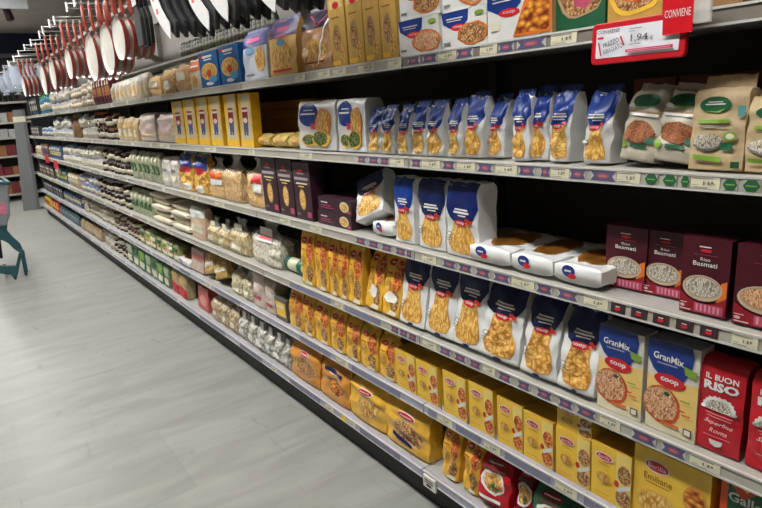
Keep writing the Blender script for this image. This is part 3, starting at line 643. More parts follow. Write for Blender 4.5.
for i, (a, b_, t0) in enumerate(YB):
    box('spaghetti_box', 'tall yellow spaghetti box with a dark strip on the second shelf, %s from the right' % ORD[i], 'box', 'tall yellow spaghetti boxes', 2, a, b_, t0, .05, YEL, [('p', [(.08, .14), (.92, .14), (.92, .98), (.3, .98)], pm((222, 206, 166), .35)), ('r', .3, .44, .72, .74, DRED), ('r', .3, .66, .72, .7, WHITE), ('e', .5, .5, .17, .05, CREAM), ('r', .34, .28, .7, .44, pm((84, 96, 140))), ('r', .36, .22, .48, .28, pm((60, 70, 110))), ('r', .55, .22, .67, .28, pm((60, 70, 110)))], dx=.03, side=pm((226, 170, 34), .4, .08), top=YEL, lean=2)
for i in range(3):                 # lying bundles between the yellow boxes and the egg pasta
    a = (256, 272, 288)[i]; pb = pm((236, 206, 120), .25, .1, 60)
    bag('noodle_bundle', 'small yellow noodle pack lying on the second shelf, %s of three from the left' % ORD[i], 'pasta', 'yellow noodle packs lying flat', 2, a, a+13, 135-i*.5, .12, pb, [('r', .2, .2, .8, .8, PASTAF)], 'pillow', .05, 0, pb, .004, None, seed=i, edge=.1)
for j in range(4):                 # stacked cartons at the back of the second shelf
    X = D+.26; Z = DECK[2]+j*.056; yl = ypos(258, X, Z); yr = ypos(310, X, Z)
    mb = box_mesh(yl-yr, .16, .055, pm((150, 104, 40), .5, .12, 20), [('r', .04, .2, .96, .3, pm((110, 70, 24)))])
    o = mb.build('spaghetti_carton'); o.location = (X+.08, (yl+yr)/2, Z+.001); tag(o, 'brown yellow carton lying at the back of the second shelf, %s from the bottom' % ORD[j], 'box', 'stacked cartons at the back')
for i, (a, b_, t0) in enumerate(((157.5, 175, 114), (139.5, 155.5, 114))):
    bag('flour_bag', 'plump pale pink and white bag on the second shelf, %s' % ('next to the yellow boxes' if i == 0 else 'left of the pair'), 'food bag', 'plump pale bags', 2, a, b_, t0, .1, pm((204, 188, 176), .35, .1, 40), [('p', blob(.5, .5, .35, .25, 12, .1, i), pm((220, 196, 190))), ('r', .2, .2, .8, .24, YEL)], 'sack', .03, 4, None, .008, None, seed=i+3)
for i in range(4):
    x = 119+i*5
    bag('pasta_bag', 'tan upright pasta bag left of the plump pale bags, %s from the left' % ORD[i], 'pasta', 'tan pasta bags on the second shelf', 2, x, x+4.5, 117+(i % 2)*2, .08, pm((196, 172, 130), .35, .1, 40), [('r', .2, .2, .8, .5, CREAM), ('r', .1, .6, .9, .68, PASTAF)], seed=i)
for i, (a, b_, n_) in enumerate(((384, 412, 2), (416, 452, 2), (632, 672, 1), (676, 716, 1))):
    for j in range(n_):
        X = D+.2; Z = DECK[2]+.001+j*.092; yl, yr = ypos(a, X, Z), ypos(b_, X, Z)
        hh = .09 if i < 2 else .2
        o = box_mesh(yl-yr, .2, hh, pm((92, 84, 74) if i < 2 else (120, 58, 40), .6, .12, 20), [('r', .05, .1, .95, .2, pm((70, 62, 54)))]).build('carton')
        o.location = (X+.1, (yl+yr)/2, Z); tag(o, ('grey brown carton at the back of the second shelf, %s of the %s stack' % (('lower', 'upper')[j], ('left', 'right')[i])) if i < 2 else 'rust brown carton at the back behind the %s seed bag' % ('left', 'right')[i-2], 'box', 'cartons at the back of the second shelf')
# ---- third shelf
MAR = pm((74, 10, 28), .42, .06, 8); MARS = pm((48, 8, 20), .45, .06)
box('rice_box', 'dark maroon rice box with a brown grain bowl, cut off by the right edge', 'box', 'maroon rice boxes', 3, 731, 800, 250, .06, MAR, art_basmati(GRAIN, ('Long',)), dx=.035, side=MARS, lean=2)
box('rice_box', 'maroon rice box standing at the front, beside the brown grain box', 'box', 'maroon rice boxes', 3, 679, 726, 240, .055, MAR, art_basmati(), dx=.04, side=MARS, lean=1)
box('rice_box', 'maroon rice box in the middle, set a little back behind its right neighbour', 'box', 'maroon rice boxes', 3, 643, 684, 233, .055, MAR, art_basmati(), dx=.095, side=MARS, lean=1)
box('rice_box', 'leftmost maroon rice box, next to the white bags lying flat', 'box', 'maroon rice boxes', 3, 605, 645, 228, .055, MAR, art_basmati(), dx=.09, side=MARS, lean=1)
def lying(xl, xr, label, seed, s=3, Lg=.26, dx=.025, th=.055, cap=True):
    X, yc, Z, w, _ = spot(s, xl, xr, None, dx)
    sheen = pm((232, 232, 230), .22, .04)
    mb, fr_ = bag_mesh(w, th, Lg, sheen, [('p', blob(.5, .46, .38, .36, 16, .1, seed), pm((150, 100, 40), .4)), ('p', blob(.5, .46, .34, .32, 16, .1, seed), pm((120, 76, 26), .3, .2, 60)), ('p', blob(.5, .9, .4, .09, 12, .1, seed), NAVY)], 'block', .004, seed, WHITE, .3)
    # badge on the bottom end of the bag, which faces the aisle
    stamp(mb, lambda u, v: Vector((th*(.5-v), w*(.5-u), 0)), w, th, [('e', .3, .6, .14, .3, BLUE), ('e', .38, .36, .09, .14, RED), ('r', .22, .55, .36, .65, WHITE)], nrm=(0, 0, -1), flat=True)
    o = mb.build('pasta_bag'); o.rotation_euler = (0, PI/2, 0)
    o.location = (X, yc, Z+th/2+.009)
    tag(o, label, 'pasta', 'white pasta bags lying flat'); return o
for i, (a, b_) in enumerate(((470, 510), (512, 553), (555, 602))):
    lying(a, b_, 'white pasta bag lying flat on the third shelf, %s' % ('next to the standing bags', 'middle one of three', 'nearest the maroon rice boxes')[i], i+2)
coop_bag(3, 447, 478, 184, .09, 'tall white pasta bag with a navy top, rightmost of the three standing ones', PASTA, .035, 2, 'block', pm((16, 36, 104), .3), 5, .46, 'standing white pasta bags on the third shelf', edge=.06)
coop_bag(3, 419, 445, 181, .07, 'tall white pasta bag with a navy top, middle one of the three standing ones', PASTA, .04, 3, 'block', pm((20, 34, 84), .25), 6, .46, 'standing white pasta bags on the third shelf', edge=.1)
coop_bag(3, 395, 414, 179, .08, 'white pasta bag with a blue top, leftmost of the three standing ones', PASTA, .04, 2, 'block', pm((20, 62, 150), .3), 7, .5, 'standing white pasta bags on the third shelf', edge=.1)
coop_bag(3, 357, 381, 188, .07, 'white pasta bag tipped over to the right beside the small maroon boxes', PASTA, .04, 26, 'block', NAVY, 8, .52, 'standing white pasta bags on the third shelf', roll=-24, edge=.1)
lying(374, 394, 'small white pasta bag lying flat behind the tipped bag', 9, 3, .2, .05)
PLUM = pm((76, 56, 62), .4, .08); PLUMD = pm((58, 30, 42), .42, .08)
for j in range(2):
    o = box('spaghetti_box', '%s maroon spaghetti box of the two lying beside the tall plum boxes' % ('lower', 'upper')[j], 'box', 'maroon boxes lying flat', 3, 319, 352, 206-j*16, .2, PLUMD, [('e', .8, .5, .13, .36, CREAM), ('e', .8, .5, .11, .3, PASTAF), ('r', .1, .6, .3, .68, WHITE), ('r', .1, .4, .4, .46, PINK), ('r', .1, .25, .5, .29, PINK), ('r', .9, .1, .98, .3, PINK)], dx=.04, dz=j*.063, side=PLUMD, h=.062)
for i, (a, b_, t0) in enumerate(((297.5, 314, 163), (281.5, 296.5, 160), (266, 280.5, 157))):
    box('spaghetti_box', 'tall plum spaghetti box with a yellow oval, %s' % ('right one, by the lying boxes', 'middle one of three', 'left one, by the clear pasta bags')[i], 'box', 'tall plum spaghetti boxes', 3, a, b_, t0, .06, PLUM, [('r', 0, 0, 1, .62, PLUMD), ('e', .48, .36, .19, .185, pm((190, 150, 80))), ('e', .48, .36, .15, .16, PASTAF), ('r', .3, .58, .65, .6, YEL), ('r', .1, .7, .9, .75, pm((170, 160, 160))), ('r', .2, .63, .85, .655, CREAM), ('e', .5, .87, .13, .03, RED), ('r', .3, .8, .7, .83, pm((150, 130, 130))), ('r', .72, .06, .96, .16, PINK), ('r', .1, .08, .3, .12, pm((130, 110, 110)))], dx=.035, side=PLUMD)
OLAB = [('r', .2, .62, .62, .86, pm((216, 84, 46))), ('r', .2, .42, .62, .62, WHITE)]
for i, (a, b_, t0, f_, ar) in enumerate(((246, 265.5, 160, PASTA, [('r', .45, .62, .85, .88, RED), ('r', .45, .4, .85, .62, WHITE)]), (242, 247, 164, PASTAF, OLAB), (223, 241, 156, NEST, []), (208.5, 222.5, 160, PASTA, OLAB+[('r', .66, .62, .98, .86, ORG), ('r', .66, .44, .98, .62, WHITE)]))):
    if i == 1: continue
    clearbag('pasta_bag', ('clear pasta bag with a red and white label touching the plum boxes', '', 'clear bag of pasta shells without a label on the third shelf', 'clear pasta bag with two orange and white labels')[i], 'pasta', 'clear pasta bags on the third shelf', 3, a, b_, t0, .1, f_, ar, .72, .03, 3, seed=i+4)
for i, (a, b_, t0) in enumerate(((194.5, 207.5, 157), (180.5, 193.5, 155))):
    bag('pasta_bag', 'blue topped clear pasta bag on the third shelf, %s' % ('beside the orange labels', 'next to the plain white bags')[i], 'pasta', 'blue topped clear bags', 3, a, b_, t0, .09, food((190, 130, 40), (236, 190, 90), (252, 226, 150), 60), [('r', 0, .62, 1, 1, BLUE), ('e', .5, .6, .4, .1, RED), ('e', .5, .12, .3, .1, WHITE)], 'sack', .03, 3, None, .012, film(.4), seed=i+3)
for i, (a, b_) in enumerate(((171, 179), (162.5, 170.5))):
    bag('food_bag', 'plain white bag with pale print on the third shelf, %s' % ('right of the two', 'left of the two')[i], 'food bag', 'plain white bags', 3, a, b_, 158, .09, pm((206, 200, 190), .35, .08, 40), [('r', .2, .5, .8, .6, GREYINK), ('r', .2, .2, .8, .4, CREAM)], 'sack', .03, 3, seed=i)
# ---- fourth shelf
def riso(xl, xr, yt, label, seed):
    rr_ = pm((196, 28, 44), .32, .05)
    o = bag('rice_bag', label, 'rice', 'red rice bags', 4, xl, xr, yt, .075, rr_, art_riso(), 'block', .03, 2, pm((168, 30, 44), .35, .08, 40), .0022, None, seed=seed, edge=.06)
    return o
riso(694, 738, 366, 'red paper rice bag on the fourth shelf, the one fully in view', 3)
riso(744, 800, 384, 'red paper rice bag cut off by the right edge of the photo', 4)
WB = pm((222, 218, 206), .35, .03)
box('rice_mix_box', 'blue and yellow rice mix box, right one of two, by the red rice bags', 'box', 'blue and yellow rice mix boxes', 4, 645, 694.5, 345, .06, WB, art_granmix(), dx=.03, side=WB, top=pm((150, 150, 160)), lean=1)
box('rice_mix_box', 'blue and yellow rice mix box, left one of two, by the pasta bags', 'box', 'blue and yellow rice mix boxes', 4, 597.5, 640.5, 331, .06, WB, art_granmix(), dx=.03, side=WB, top=pm((150, 150, 160)), lean=1)
for i, (a, b_, t0, d, rl) in enumerate(((556, 591, 318, .07, -10), (519, 553, 303, .07, -9), (478, 516, 286, .075, -7), (451, 480, 276, .08, -4), (424, 450.5, 268, .075, -3), (398.5, 422.5, 262, .06, -4))):
    coop_bag(4, a, b_, t0, d, 'navy topped pasta bag leaning back on the fourth shelf, %s from the rice mix boxes' % ORD[i], PENNE if i < 3 else PASTA, .022, 13, 'gusset' if i < 3 else 'block', NAVY, i+11, .56, 'navy topped pasta bags on the fourth shelf', 0 if i > 2 else rl*0, True, edge=.16)
YBAG = pm((242, 188, 62), .3, .08, 30)
for i, (a, b_, t0, ln) in enumerate(((381, 397.5, 254, 14), (364.5, 380, 250, 14), (348.5, 362, 246, 5), (339.5, 348, 243, 3), (329.5, 339, 240, 3), (315.5, 328.5, 235, 3), (301.5, 314.5, 230, 3))):
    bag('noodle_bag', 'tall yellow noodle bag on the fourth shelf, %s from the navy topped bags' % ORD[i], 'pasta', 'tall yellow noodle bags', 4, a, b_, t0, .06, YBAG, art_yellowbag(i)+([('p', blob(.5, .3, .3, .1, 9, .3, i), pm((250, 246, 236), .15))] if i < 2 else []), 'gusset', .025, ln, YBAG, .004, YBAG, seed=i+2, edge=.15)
clearbag('rice_noodle_bag', 'clear bag of white pasta with a gathered neck beside the tall yellow noodle bags', 'pasta', None, 4, 250, 279, 224, .12, food((186, 176, 150), (228, 220, 198), (246, 242, 230), 60), [('r', .3, .82, .75, .92, RED), ('r', .25, .78, .8, .84, WHITE)], .66, .03, 3, seed=8, tie=WHITE)
# green and white roll lying
X, yc, Z, w_, _ = spot(4, 284, 300, None, .06)
mb = MB(); mb.lathe([(0, -w_/2), (.025, -w_/2), (.034, -w_/2+.012), (.036, -w_/2+.03), (.037, 0), (.036, w_/2-.03), (.034, w_/2-.012), (.025, w_/2), (0, w_/2)], pm((222, 218, 190), .3, .08), 20)
o = mb.build('noodle_roll'); o.rotation_euler = (PI/2, 0, 0); o.location = (X+.04, yc, Z+.0405)
for e in (-1, 1):
    mb = MB(); mb.lathe([(.0375, e*(w_/2-.005)), (.0385, e*w_/2*.55)] if e > 0 else [(.0385, -w_/2*.55), (.0375, -(w_/2-.005))], pm((30, 110, 84), .3, .08), 20); mb.build('green_band', o)
tag(o, 'cream roll with green ends lying beside the tall yellow noodle bags', 'pasta')
for i, (a, b_, t0) in enumerate(((228, 246, 221), (218, 227, 222), (206, 217, 219))):
    clearbag('noodle_bag', 'clear bag of pale noodles with a cream label, %s left of the white pasta bag' % ORD[i], 'pasta', 'clear bags of pale noodles', 4, a, b_, t0, .1, food((150, 120, 60), (212, 186, 120), (236, 220, 170), 70, (1, 1, .3)), [('r', .25, .2, .75, .5, CREAM)], .66, .03, 3, seed=i+5, tie=CREAM)
bag('paper_bag', 'tall white topped paper bag standing next to the pale noodle bags', 'food bag', None, 4, 191.5, 205, 208, .08, pm((206, 176, 150), .5, .06), [('p', [(0, .62), (1, .7), (1, 1), (0, 1)], WHITE), ('r', .15, .2, .85, .45, CREAM)], 'block', .03, 3, seed=2)
sk = pm((224, 214, 190), .4, .05)
n = 0
for col, (a, b_, cnt) in enumerate(((173, 190, 4), (154, 170, 5))):
    X, yc, Z, w_, _ = spot(4, a, b_, None, .03)
    for j in range(cnt):
        mb, _f = bag_mesh(w_, .044, .2, sk, [], 'sack', .003, n+1, None, .45)
        o = mb.build('rice_sack'); o.rotation_euler = (0, PI/2, 0); o.location = (X+.02*(j % 2), yc, Z+.029+j*.0505)
        tag(o, 'small cream sack in the %s pile on the fourth shelf, %s from the bottom' % (('right', 'left')[col], ORD[j]), 'food bag', 'piled cream sacks'); n += 1
# ---- fifth shelf
GALLO = pm((222, 84, 36), .35, .05)
box('rice_box', 'orange red rice box with green and white lettering at the lower right corner', 'box', None, 5, 715, 790, 486, .06, GALLO, [('p', [(.1, .95), (.3, .8), (.55, .98), (.62, .8), (.6, .35), (.4, .3), (.1, .4)], GREEN), ('t', 'Gallo', .34, .8, .1, WHITE, {'bold': .02, 'width': .46}), ('p', [(.2, .98), (.35, .9), (.45, .98)], YEL), ('p', [(.7, .3), (1, .3), (1, .9), (.75, .8)], pm((230, 110, 50)))], dx=.03, lean=1)
YBX = pm((248, 204, 70), .38, .05, 10)
box('pasta_box', 'wide yellow pasta box with brown lettering beside the orange rice box', 'box', None, 5, 632, 706, 460, .07, YBX, [('e', .32, .8, .17, .085, WHITE), ('e', .32, .8, .155, .068, RED), ('t', 'Barilla', .32, .8, .06, WHITE, {'width': .24}), ('t', 'Emiliane', .34, .64, .085, pm((120, 70, 30)), {'width': .38}), ('r', .18, .56, .5, .57, pm((150, 90, 40))), ('p', blob(.36, .28, .3, .2, 16, .08, 3), pm((230, 190, 90))), ('p', blob(.36, .28, .27, .17, 16, .08, 3), PASTA), ('p', blob(.82, .6, .15, .18, 14, .06, 4), pm((214, 150, 70))), ('p', blob(.82, .6, .13, .15, 14, .06, 4), BAKE)], dx=.03, side=YBX, lean=1)
EG = [(591, 630, 449, 0), (556, 589.5, 434, 0), (524, 553, 417, 1), (498, 523, 402, 1), (470, 494, 386, 1), (444.5, 467, 375, 1), (418, 438.5, 364, 1), (397.5, 416.5, 353, 1)]
YBX_SHADE = pm((214, 164, 60), .42, .08)  # box yellow darkened for the tops, shade under the shelf put into colour
for i, (a, b_, t0, rd_) in enumerate(EG):
    ln = 1 if i < 2 else 2
    box('egg_pasta_box', 'small yellow egg pasta box at the front of the fifth shelf, %s from the right' % ORD[i], 'box', 'yellow egg pasta boxes', 5, a, b_, t0, .075, YBX, art_egg(rd_), dx=.025, side=YBX, top=YBX_SHADE, lean=0)
    w0, d0, h0, yc0 = REP[-1][1:5]
    for r_ in range(1, 4):
        o2 = box('egg_pasta_box', 'small yellow egg pasta box in the %s row back, behind the %s from the right' % (ORD[r_], ORD[i]), 'box', 'yellow egg pasta boxes', 5, a, b_, None, .075, YBX, [], dx=.025+r_*.078, side=YBX, top=YBX_SHADE, h=h0, w=w0, Y=yc0)
    if i == 1:
        box('egg_pasta_box', 'small yellow egg pasta box stacked on top of the second from the right', 'box', 'yellow egg pasta boxes', 5, a, b_, None, .075, YBX, art_egg(0), dx=.03, side=YBX, top=YBX_SHADE, dz=h0+.001, h=h0, w=w0, Y=yc0)
for i, (a, b_, t0) in enumerate(((379.5, 396, 340), (361, 377.5, 331), (346.5, 359.5, 322), (331, 345, 313), (315.5, 329.5, 305), (304, 314, 299), (290, 303, 292))):
    bag('noodle_bag', 'yellow noodle bag on the fifth shelf, %s left of the egg pasta boxes' % ORD[i], 'pasta', 'yellow noodle bags on the fifth shelf', 5, a, b_, t0, .06, YBAG, art_yellowbag(i+3), 'gusset', .025, 3, YBAG, .004, YBAG, seed=i+12, edge=.15)
box('tea_box', 'small grey box with a yellow label left of the yellow noodle bags', 'box', None, 5, 276.5, 288, 299, .14, pm((96, 92, 84), .5), [('r', .1, .2, .9, .85, YEL), ('r', .2, .55, .8, .7, CREAM)], dx=.03)
for i, (a, b_, t0) in enumerate(((265, 275, 282), (253, 264, 272))):
    bag('rice_pack', 'pale beige paper pack on the fifth shelf, %s' % ('beside the small grey box', 'left of the beige pair')[i], 'food bag', 'pale beige packs', 5, a, b_, t0, .1, pm((206, 190, 172), .4, .06, 40), [('r', .2, .4, .8, .7, pm((220, 200, 196))), ('r', .2, .2, .8, .3, PINK)], 'block', .03, 3, seed=i)
for i, (a, b_, t0) in enumerate(((242, 251.5, 276), (231, 241, 271))):
    clearbag('noodle_bag', 'small clear bag of cream noodles on the fifth shelf, %s' % ('next to the beige packs', 'next to the leaning spaghetti bundles')[i], 'pasta', 'small clear bags on the fifth shelf', 5, a, b_, t0-6, .09, food((160, 140, 90), (220, 206, 160), (240, 232, 204), 60), [('r', .2, .15, .8, .45, CREAM)], .7, .03, 3, seed=i)
for i, (a, b_, t0) in enumerate(((215, 227, 258), (205, 214.5, 255))):
    sp = food((150, 110, 40), (206, 170, 90), (232, 206, 140), 130, (1, 1, .06))
    bag('spaghetti_bundle', 'bundle of tan spaghetti leaning to the right on the fifth shelf, %s' % ('right one', 'left one')[i], 'pasta', 'leaning spaghetti bundles', 5, a, b_, t0, .07, sp, [('r', .05, .3, .95, .5, CREAM)], 'sack', .03, 12, None, .006, film(.4), roll=-16, seed=i)
box('rice_pack', 'pinkish printed pack left of the leaning spaghetti bundles', 'box', None, 5, 192, 204, 252, .09, pm((206, 172, 160), .4, .1, 40), [('r', .1, .5, .9, .8, pm((196, 120, 110))), ('p', blob(.5, .3, .35, .2, 10, .1, 3), RICE)], dx=.04, lean=8)
lying(178, 190.5, 'green and white pack lying flat left of the pinkish pack', 21, 5, .2, .03, .05)
for i in range(7):
    x = 140+i*5.6
    bag('pasta_pack', 'upright pack with cream print on the fifth shelf, %s from the left of its row' % ORD[i], 'food bag', 'green and cream packs on the fifth shelf', 5, x, x+5.1, 229+i*2.9, .09, (pm((150, 150, 96), .4, .1, 40), pm((206, 200, 170), .4, .1, 40), pm((110, 126, 80), .4, .1, 40))[i % 3], [('r', .1, .55, .9, .8, (GREEN, LGREEN, CREAM)[i % 3]), ('r', .1, .15, .9, .4, CREAM), ('e', .5, .45, .3, .12, NEST)], 'block', .03, 4, seed=i)
# ---- bottom shelf
RB = pm((186, 30, 40), .25, .06)
def redbag(xl, xr, yt, label, seed, base=RB, dx=.02, roll=-6):
    return bag('pasta_bag', label, 'pasta', 'red pasta bags on the bottom shelf', 6, xl, xr, yt, .09, base, [('p', blob(.5, .42, .42, .24, 14, .1, seed), WHITE), ('p', blob(.52, .42, .36, .19, 14, .1, seed), NEST), ('p', blob(.6, .36, .14, .1, 9, .1, seed), HERB), ('e', .5, .8, .28, .07, DRED), ('r', .3, .79, .7, .81, WHITE), ('r', .15, .64, .85, .7, pm((90, 60, 50))), ('r', .1, .06, .8, .12, WHITE)], 'gusset', dx, 16, base, .006, base, roll=roll, seed=seed)
redbag(476, 506, 456, 'red pasta bag leaning back on the bottom shelf, next to the small yellow bags', 3)
redbag(513, 530, 470, 'dark red pasta bag leaning behind the left red one', 5, pm((150, 26, 36), .25, .08), .05)
redbag(528, 566, 490, 'green and red pasta bag at the lower edge of the photo', 7, GREEN, .02)
for i, (a, b_, t0) in enumerate(((462, 477, 441), (441, 457, 427))):
    bag('noodle_bag', 'small yellow noodle bag on the bottom shelf, %s' % ('beside the red pasta bags', 'beside the biggest yellow bag')[i], 'pasta', 'small yellow bags on the bottom shelf', 6, a, b_, t0, .07, YBAG, art_yellowbag(i+7), 'gusset', .035, 6, YBAG, .005, YBAG, seed=i+22)
for i, (a, b_, t0) in enumerate(((385, 427, 398), (350, 383.5, 374), (320.5, 348.5, 355), (291.5, 319, 339))):
    big = pm((238, 184, 64) if i < 2 else (222, 150, 60), .28, .1, 20)
    bag('noodle_bag', 'big square yellow noodle bag on the bottom shelf, %s' % ('nearest the camera', 'second from the camera', 'third, with a dark blue band', 'farthest, with a small red oval')[i], 'pasta', 'big yellow noodle bags', 6, a, b_, t0, .09, big, [('p', blob(.55, .38, .36, .25, 16, .1, i), pm((206, 170, 110), .3)), ('p', blob(.56, .38, .32, .21, 16, .12, i), (SALAD, NEST, BAKE, SALAD)[i]), ('e', .5, .72, .2, .075, WHITE), ('e', .5, .72, .18, .058, RED), ('r', .38, .71, .62, .73, WHITE)]+([('p', [(.2, .2), (.66, .1), (.66, .16), (.2, .27)], NAVY)] if i in (0,) else [('p', [(.2, .7), (.8, .66), (.8, .74), (.2, .8)], NAVY)] if i == 2 else []), 'gusset', .03, 5, big, .008, big, seed=i+31, edge=.2)
for i in range(6):
    a = 238+i*8.6
    clearbag('gnocchi_bag', 'clear bag with a silvery crumpled top, %s left of the big yellow bags' % ORD[5-i], 'food bag', 'clear bags with silvery tops', 6, a, a+8, 306+i*6.2, .1, food((120, 116, 96), (196, 192, 176), (232, 230, 222), 40), [('r', .2, .2, .8, .5, WHITE)], .6, .025, 5, seed=i+6, tie=WHITE)
for i in range(3):
    a = 211+i*9
    clearbag('pasta_bag', 'clear bag of beige pasta shells on the bottom shelf, %s from the red pack' % ORD[i], 'pasta', 'clear bags of beige shells', 6, a, a+8.2, 288+i*6, .1, food((130, 100, 60), (200, 170, 120), (232, 212, 176), 40), [('r', .3, .2, .7, .4, CREAM)], .72, .025, 5, seed=i+16)
box('rice_pack', 'pinkish red pack on the bottom shelf, in the gap right of the red bottomed bags', 'box', None, 6, 199, 209, 289, .08, pm((196, 84, 80), .4, .1), [('p', blob(.5, .4, .35, .25, 10, .1, 3), pm((220, 150, 140)))], dx=.05, lean=6)
for i in range(2):
    a = 172+i*7.5
    bag('pasta_bag', 'clear bag with a bright red base on the bottom shelf, %s' % ('left one', 'right one')[i], 'pasta', 'bags with red bases', 6, a, a+7, 268+i*5, .09, pm((176, 160, 120), .3, .1, 40), [('p', [(0, 0), (1, 0), (1, .35), (0, .5)], RED), ('e', .5, .65, .3, .12, NEST)], 'sack', .03, 4, seed=i)
for i in range(7):
    x = 128+i*6.1
    bag('pasta_pack', 'upright green pack on the bottom shelf, %s from the left of its row' % ORD[i], 'food bag', 'green packs on the bottom shelf', 6, x, x+5.6, 240+i*4.4, .09, (pm((96, 120, 90), .4, .1, 40), pm((120, 140, 110), .4, .1, 40), pm((60, 110, 80), .4, .1, 40))[i % 3], [('r', .1, .5, .9, .85, (pm((170, 180, 150)), GREEN, LGREEN)[i % 3]), ('r', .15, .12, .85, .4, CREAM)], 'block', .03, 4, seed=i)
# ================================================================== the far end: jars, packs and cartons in rows
def jar_proto(body, cap, r, h, kind, lab=(206, 196, 170)):
    mb = MB()
    if kind == 'jar':
        mb.lathe([(r*.9, 0), (r, r*.12), (r, h*.72), (r*.8, h*.8), (r*.78, h*.84)], body, 12)
        mb.lathe([(r*1.005, h*.2), (r*1.005, h*.55)], pm(lab, .5, .15, 60), 12)
        o = mb.build('jar'); c = MB(); c.lathe([(r*.7, h*.83), (r*.72, h*.94), (r*.55, h), (0, h)], cap, 12); c.build('lid', o)
    else:
        mb.lathe([(r*.9, 0), (r, r*.12), (r, h*.55), (r*.45, h*.75), (r*.36, h*.9)], body, 12)
        o = mb.build('bottle'); c = MB(); c.lathe([(r*.42, h*.88), (r*.42, h), (0, h)], cap, 12); c.build('cap', o)
    return o
def pack_proto(body, mark, w, h, bagk):
    if bagk:
        mb, _ = bag_mesh(w, .08, h, body, [('r', .1, .3, .9, .6, mark), ('e', .5, .75, .25, .1, CREAM)], 'sack', .006, int(w*1000+h*777) % 50, nu=5, nt=7); return mb.build('food_pack')
    return box_mesh(w, .08, h, body, [('r', .1, .3, .9, .55, mark), ('r', .2, .7, .8, .85, CREAM)]).build('carton')
_fp = {}
def far_row(s, x0, x1, kind, body, mark, w, h, tiers, label, cat, group, gap=1.06, dx=.03):
    X = FRONT[s]+dx; ya, yb = ypos(x1, X, DECK[s]), ypos(x0, X, DECK[s]); yb = min(yb, 12.2)
    y = ya+w/2; row = []; rnd = random.Random(int(x0*31+s*7))
    while y+w/2 < yb:
        vr = rnd.randrange(3) if kind == 'jar' else 0
        for t in range(tiers):
            hh = h*(1, .84, .92)[vr]
            key = (kind, body, mark, w, hh)
            if key not in _fp:
                o = _fp[key] = jar_proto(body, mark, w/2*(1, .88, .95)[vr], hh, kind) if kind in ('jar', 'bottle') else pack_proto(body, mark, w, h, kind == 'pack')
            else: o = copy_tree(_fp[key])
            o.location = (X+w/2+rnd.uniform(0, .03), y, DECK[s]+.001+t*(hh+.001)); o.rotation_euler = (0, 0, 0)
            if kind in ('pack', 'carton'): o.location.x = X+.045+rnd.uniform(0, .01)
            row.append((t, o))
        y += w*(gap+rnd.uniform(.04, .34 if kind in ('jar', 'bottle') else .05))
    for t in range(tiers):
        for k, o in enumerate([q for tt, q in row if tt == t]):
            tag(o, '%s, %s%s from right' % (label.replace(' in the distance', '').replace(' an ', ' ').replace(' a ', ' ').replace(' the ', ' '), ('lower row, ', 'upper row, ')[t] if tiers == 2 else '', ORD[k]), cat, group)
P_ = lambda c, r=.4: pm(c, r, .18, 50)
DKJ = pm((44, 26, 24), .15, .1); WCAP = pm((206, 206, 208), .3, .06)
J = 'jar'; B_ = 'bottle'; K = 'pack'; Q = 'carton'
